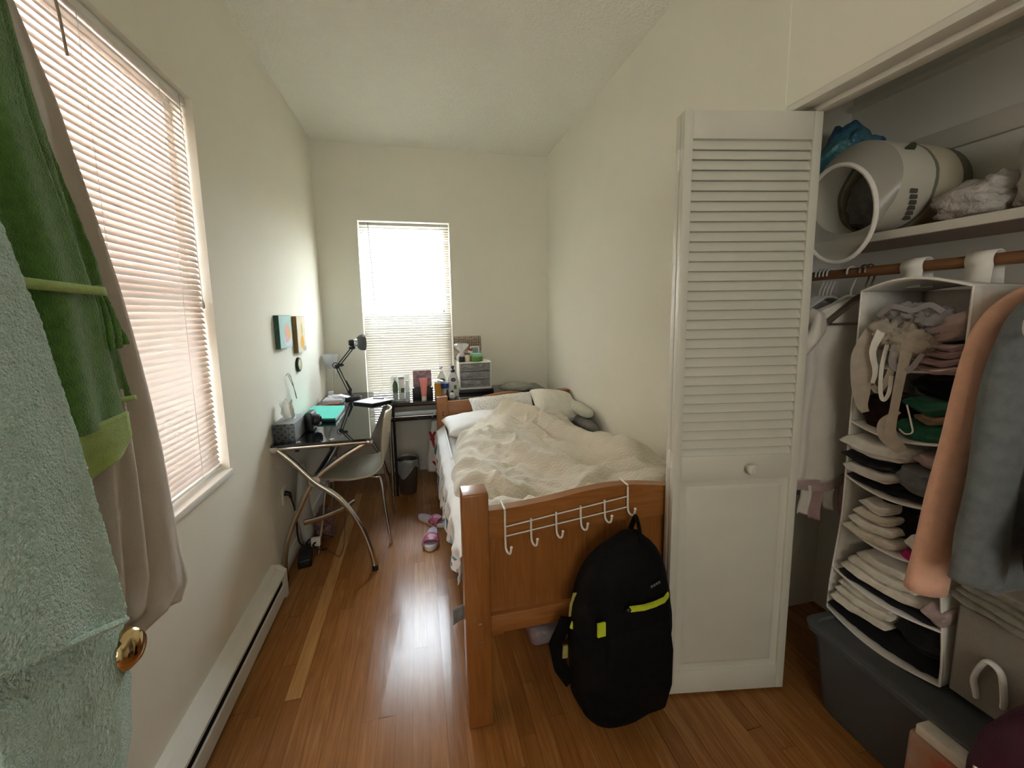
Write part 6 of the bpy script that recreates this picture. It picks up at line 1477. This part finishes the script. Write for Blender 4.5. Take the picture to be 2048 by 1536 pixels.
m = MB(); m.rings([rrect(1.288, 1.747, 0.583, 1.074, 0.303), rrect(1.288, 1.747, 0.583, 1.074, 0.311), rrect(1.31, 1.725, 0.605, 1.052, 0.312), rrect(1.315, 1.72, 0.61, 1.047, 0.306)]); m.build('lid', mat('dark_grey_lid', (0.10, 0.105, 0.11), 0.5, var=(20, 0.1)), bn, angle=30)
m = MB(); m.box(1.333, 1.36, 0.872, 0.945, 0.105, 0.205, bevel=0.004); o = m.build('carton', mat('pink_white_carton', (0.50, 0.47, 0.42), 0.5, var=(12, 0.8), color2=(0.40, 0.20, 0.22))); tag(o, 'small pink and cream carton seen through the front of the grey bin', 'box')
m = MB(); m.box(1.37, 1.68, 0.66, 0.86, 0.01, 0.19, bevel=0.03); m_c = m.build('folded_blanket', fab('dull_mauve_blanket', (0.14, 0.11, 0.13), 0.3)); tag(m_c, 'dull mauve blanket packed inside the grey storage bin', 'blanket')
cb = thing('drawer_cube', 'taupe fabric drawer cube standing on the storage bin lid', 'drawer cube', (1.55, 0.62, 0.32))
tau = fab('taupe_canvas', (0.24, 0.215, 0.18), 0.06)
m = MB(); m.box(1.415, 1.70, 0.435, 0.735, 0.332, 0.612, bevel=0.004); m.build('shell', tau, cb)
m = MB(); m.rings([[Vector((1.415, y, z)) for y, z in ((0.445, 0.34), (0.728, 0.34), (0.728, 0.604), (0.445, 0.604))], [Vector((1.398, y, z)) for y, z in ((0.452, 0.348), (0.722, 0.348), (0.722, 0.598), (0.452, 0.598))]]); dd = m.build('drawer_front', tau, cb, angle=20)
m = MB(); m.tube([(1.398, 0.668, 0.375), (1.385, 0.672, 0.430), (1.380, 0.655, 0.490), (1.380, 0.640, 0.500), (1.380, 0.622, 0.485), (1.385, 0.615, 0.430), (1.396, 0.618, 0.395)], 0.010, 8, smooth=6, flat=0.6); m.build('pull_loop', pipe_m, dd)
for i in range(4):
    folded('beige striped folded linen in the stack on the taupe drawer cube', 'linen', 1.375 + 0.004 * i, 0.44, 0.745 - 0.008 * i, 0.6135 + 0.0185 * i, 0.018, fab('beige_linen', (0.36, 0.32, 0.25), 0.25) if i == 0 else MATS['beige_linen'], group='linen on the drawer cube', seed=60 + i, depth=0.28, name='folded_linen')
pk_r = thing('product_pack', 'orange and cream printed pack leaning on the storage bin', 'pack', (1.27, 0.66, 0))
or_m = mat('orange_printed_card', (0.42, 0.12, 0.06), 0.5, var=(12, 0.7), color2=(0.40, 0.30, 0.22))
Mt = Matrix.Translation((1.262, 0.652, 0.0)) @ Matrix.Rotation(0.04, 4, 'Y')
m = MB(); m.box(-0.025, 0.022, -0.070, 0.066, 0.002, 0.268, bevel=0.012, M=Mt, seg=3); m.build('pouch', or_m, pk_r)
m = MB(); m.box(-0.027, 0.024, -0.072, 0.050, 0.272, 0.300, bevel=0.004, M=Mt); m.build('header_card', f_cream, pk_r)
sc_ = thing('suitcase', 'dark burgundy soft suitcase in the near corner of the closet', 'suitcase', (1.3, 0.38, 0))
burg = mat('burgundy_nylon', (0.055, 0.004, 0.024), 0.6, var=(30, 0.3), bump=(200, 0.4, 0.003))
m = MB(); m.rings([rrect(1.14 + i, 1.375 - i, 0.22 + i, 0.570 - j, z, 0.06) for z, i, j in ((0.0, 0.02, 0.02), (0.03, 0.0, 0.0), (0.38, 0.0, 0.0), (0.46, 0.006, 0.012), (0.53, 0.03, 0.04), (0.56, 0.06, 0.08))]); m.build('body', burg, sc_, angle=50)
m = MB(); m.tube([(1.150, 0.535, 0.40), (1.136, 0.527, 0.37), (1.138, 0.52, 0.33)], 0.006, 8, smooth=5); m.build('zip_pull', chrome_m, sc_)
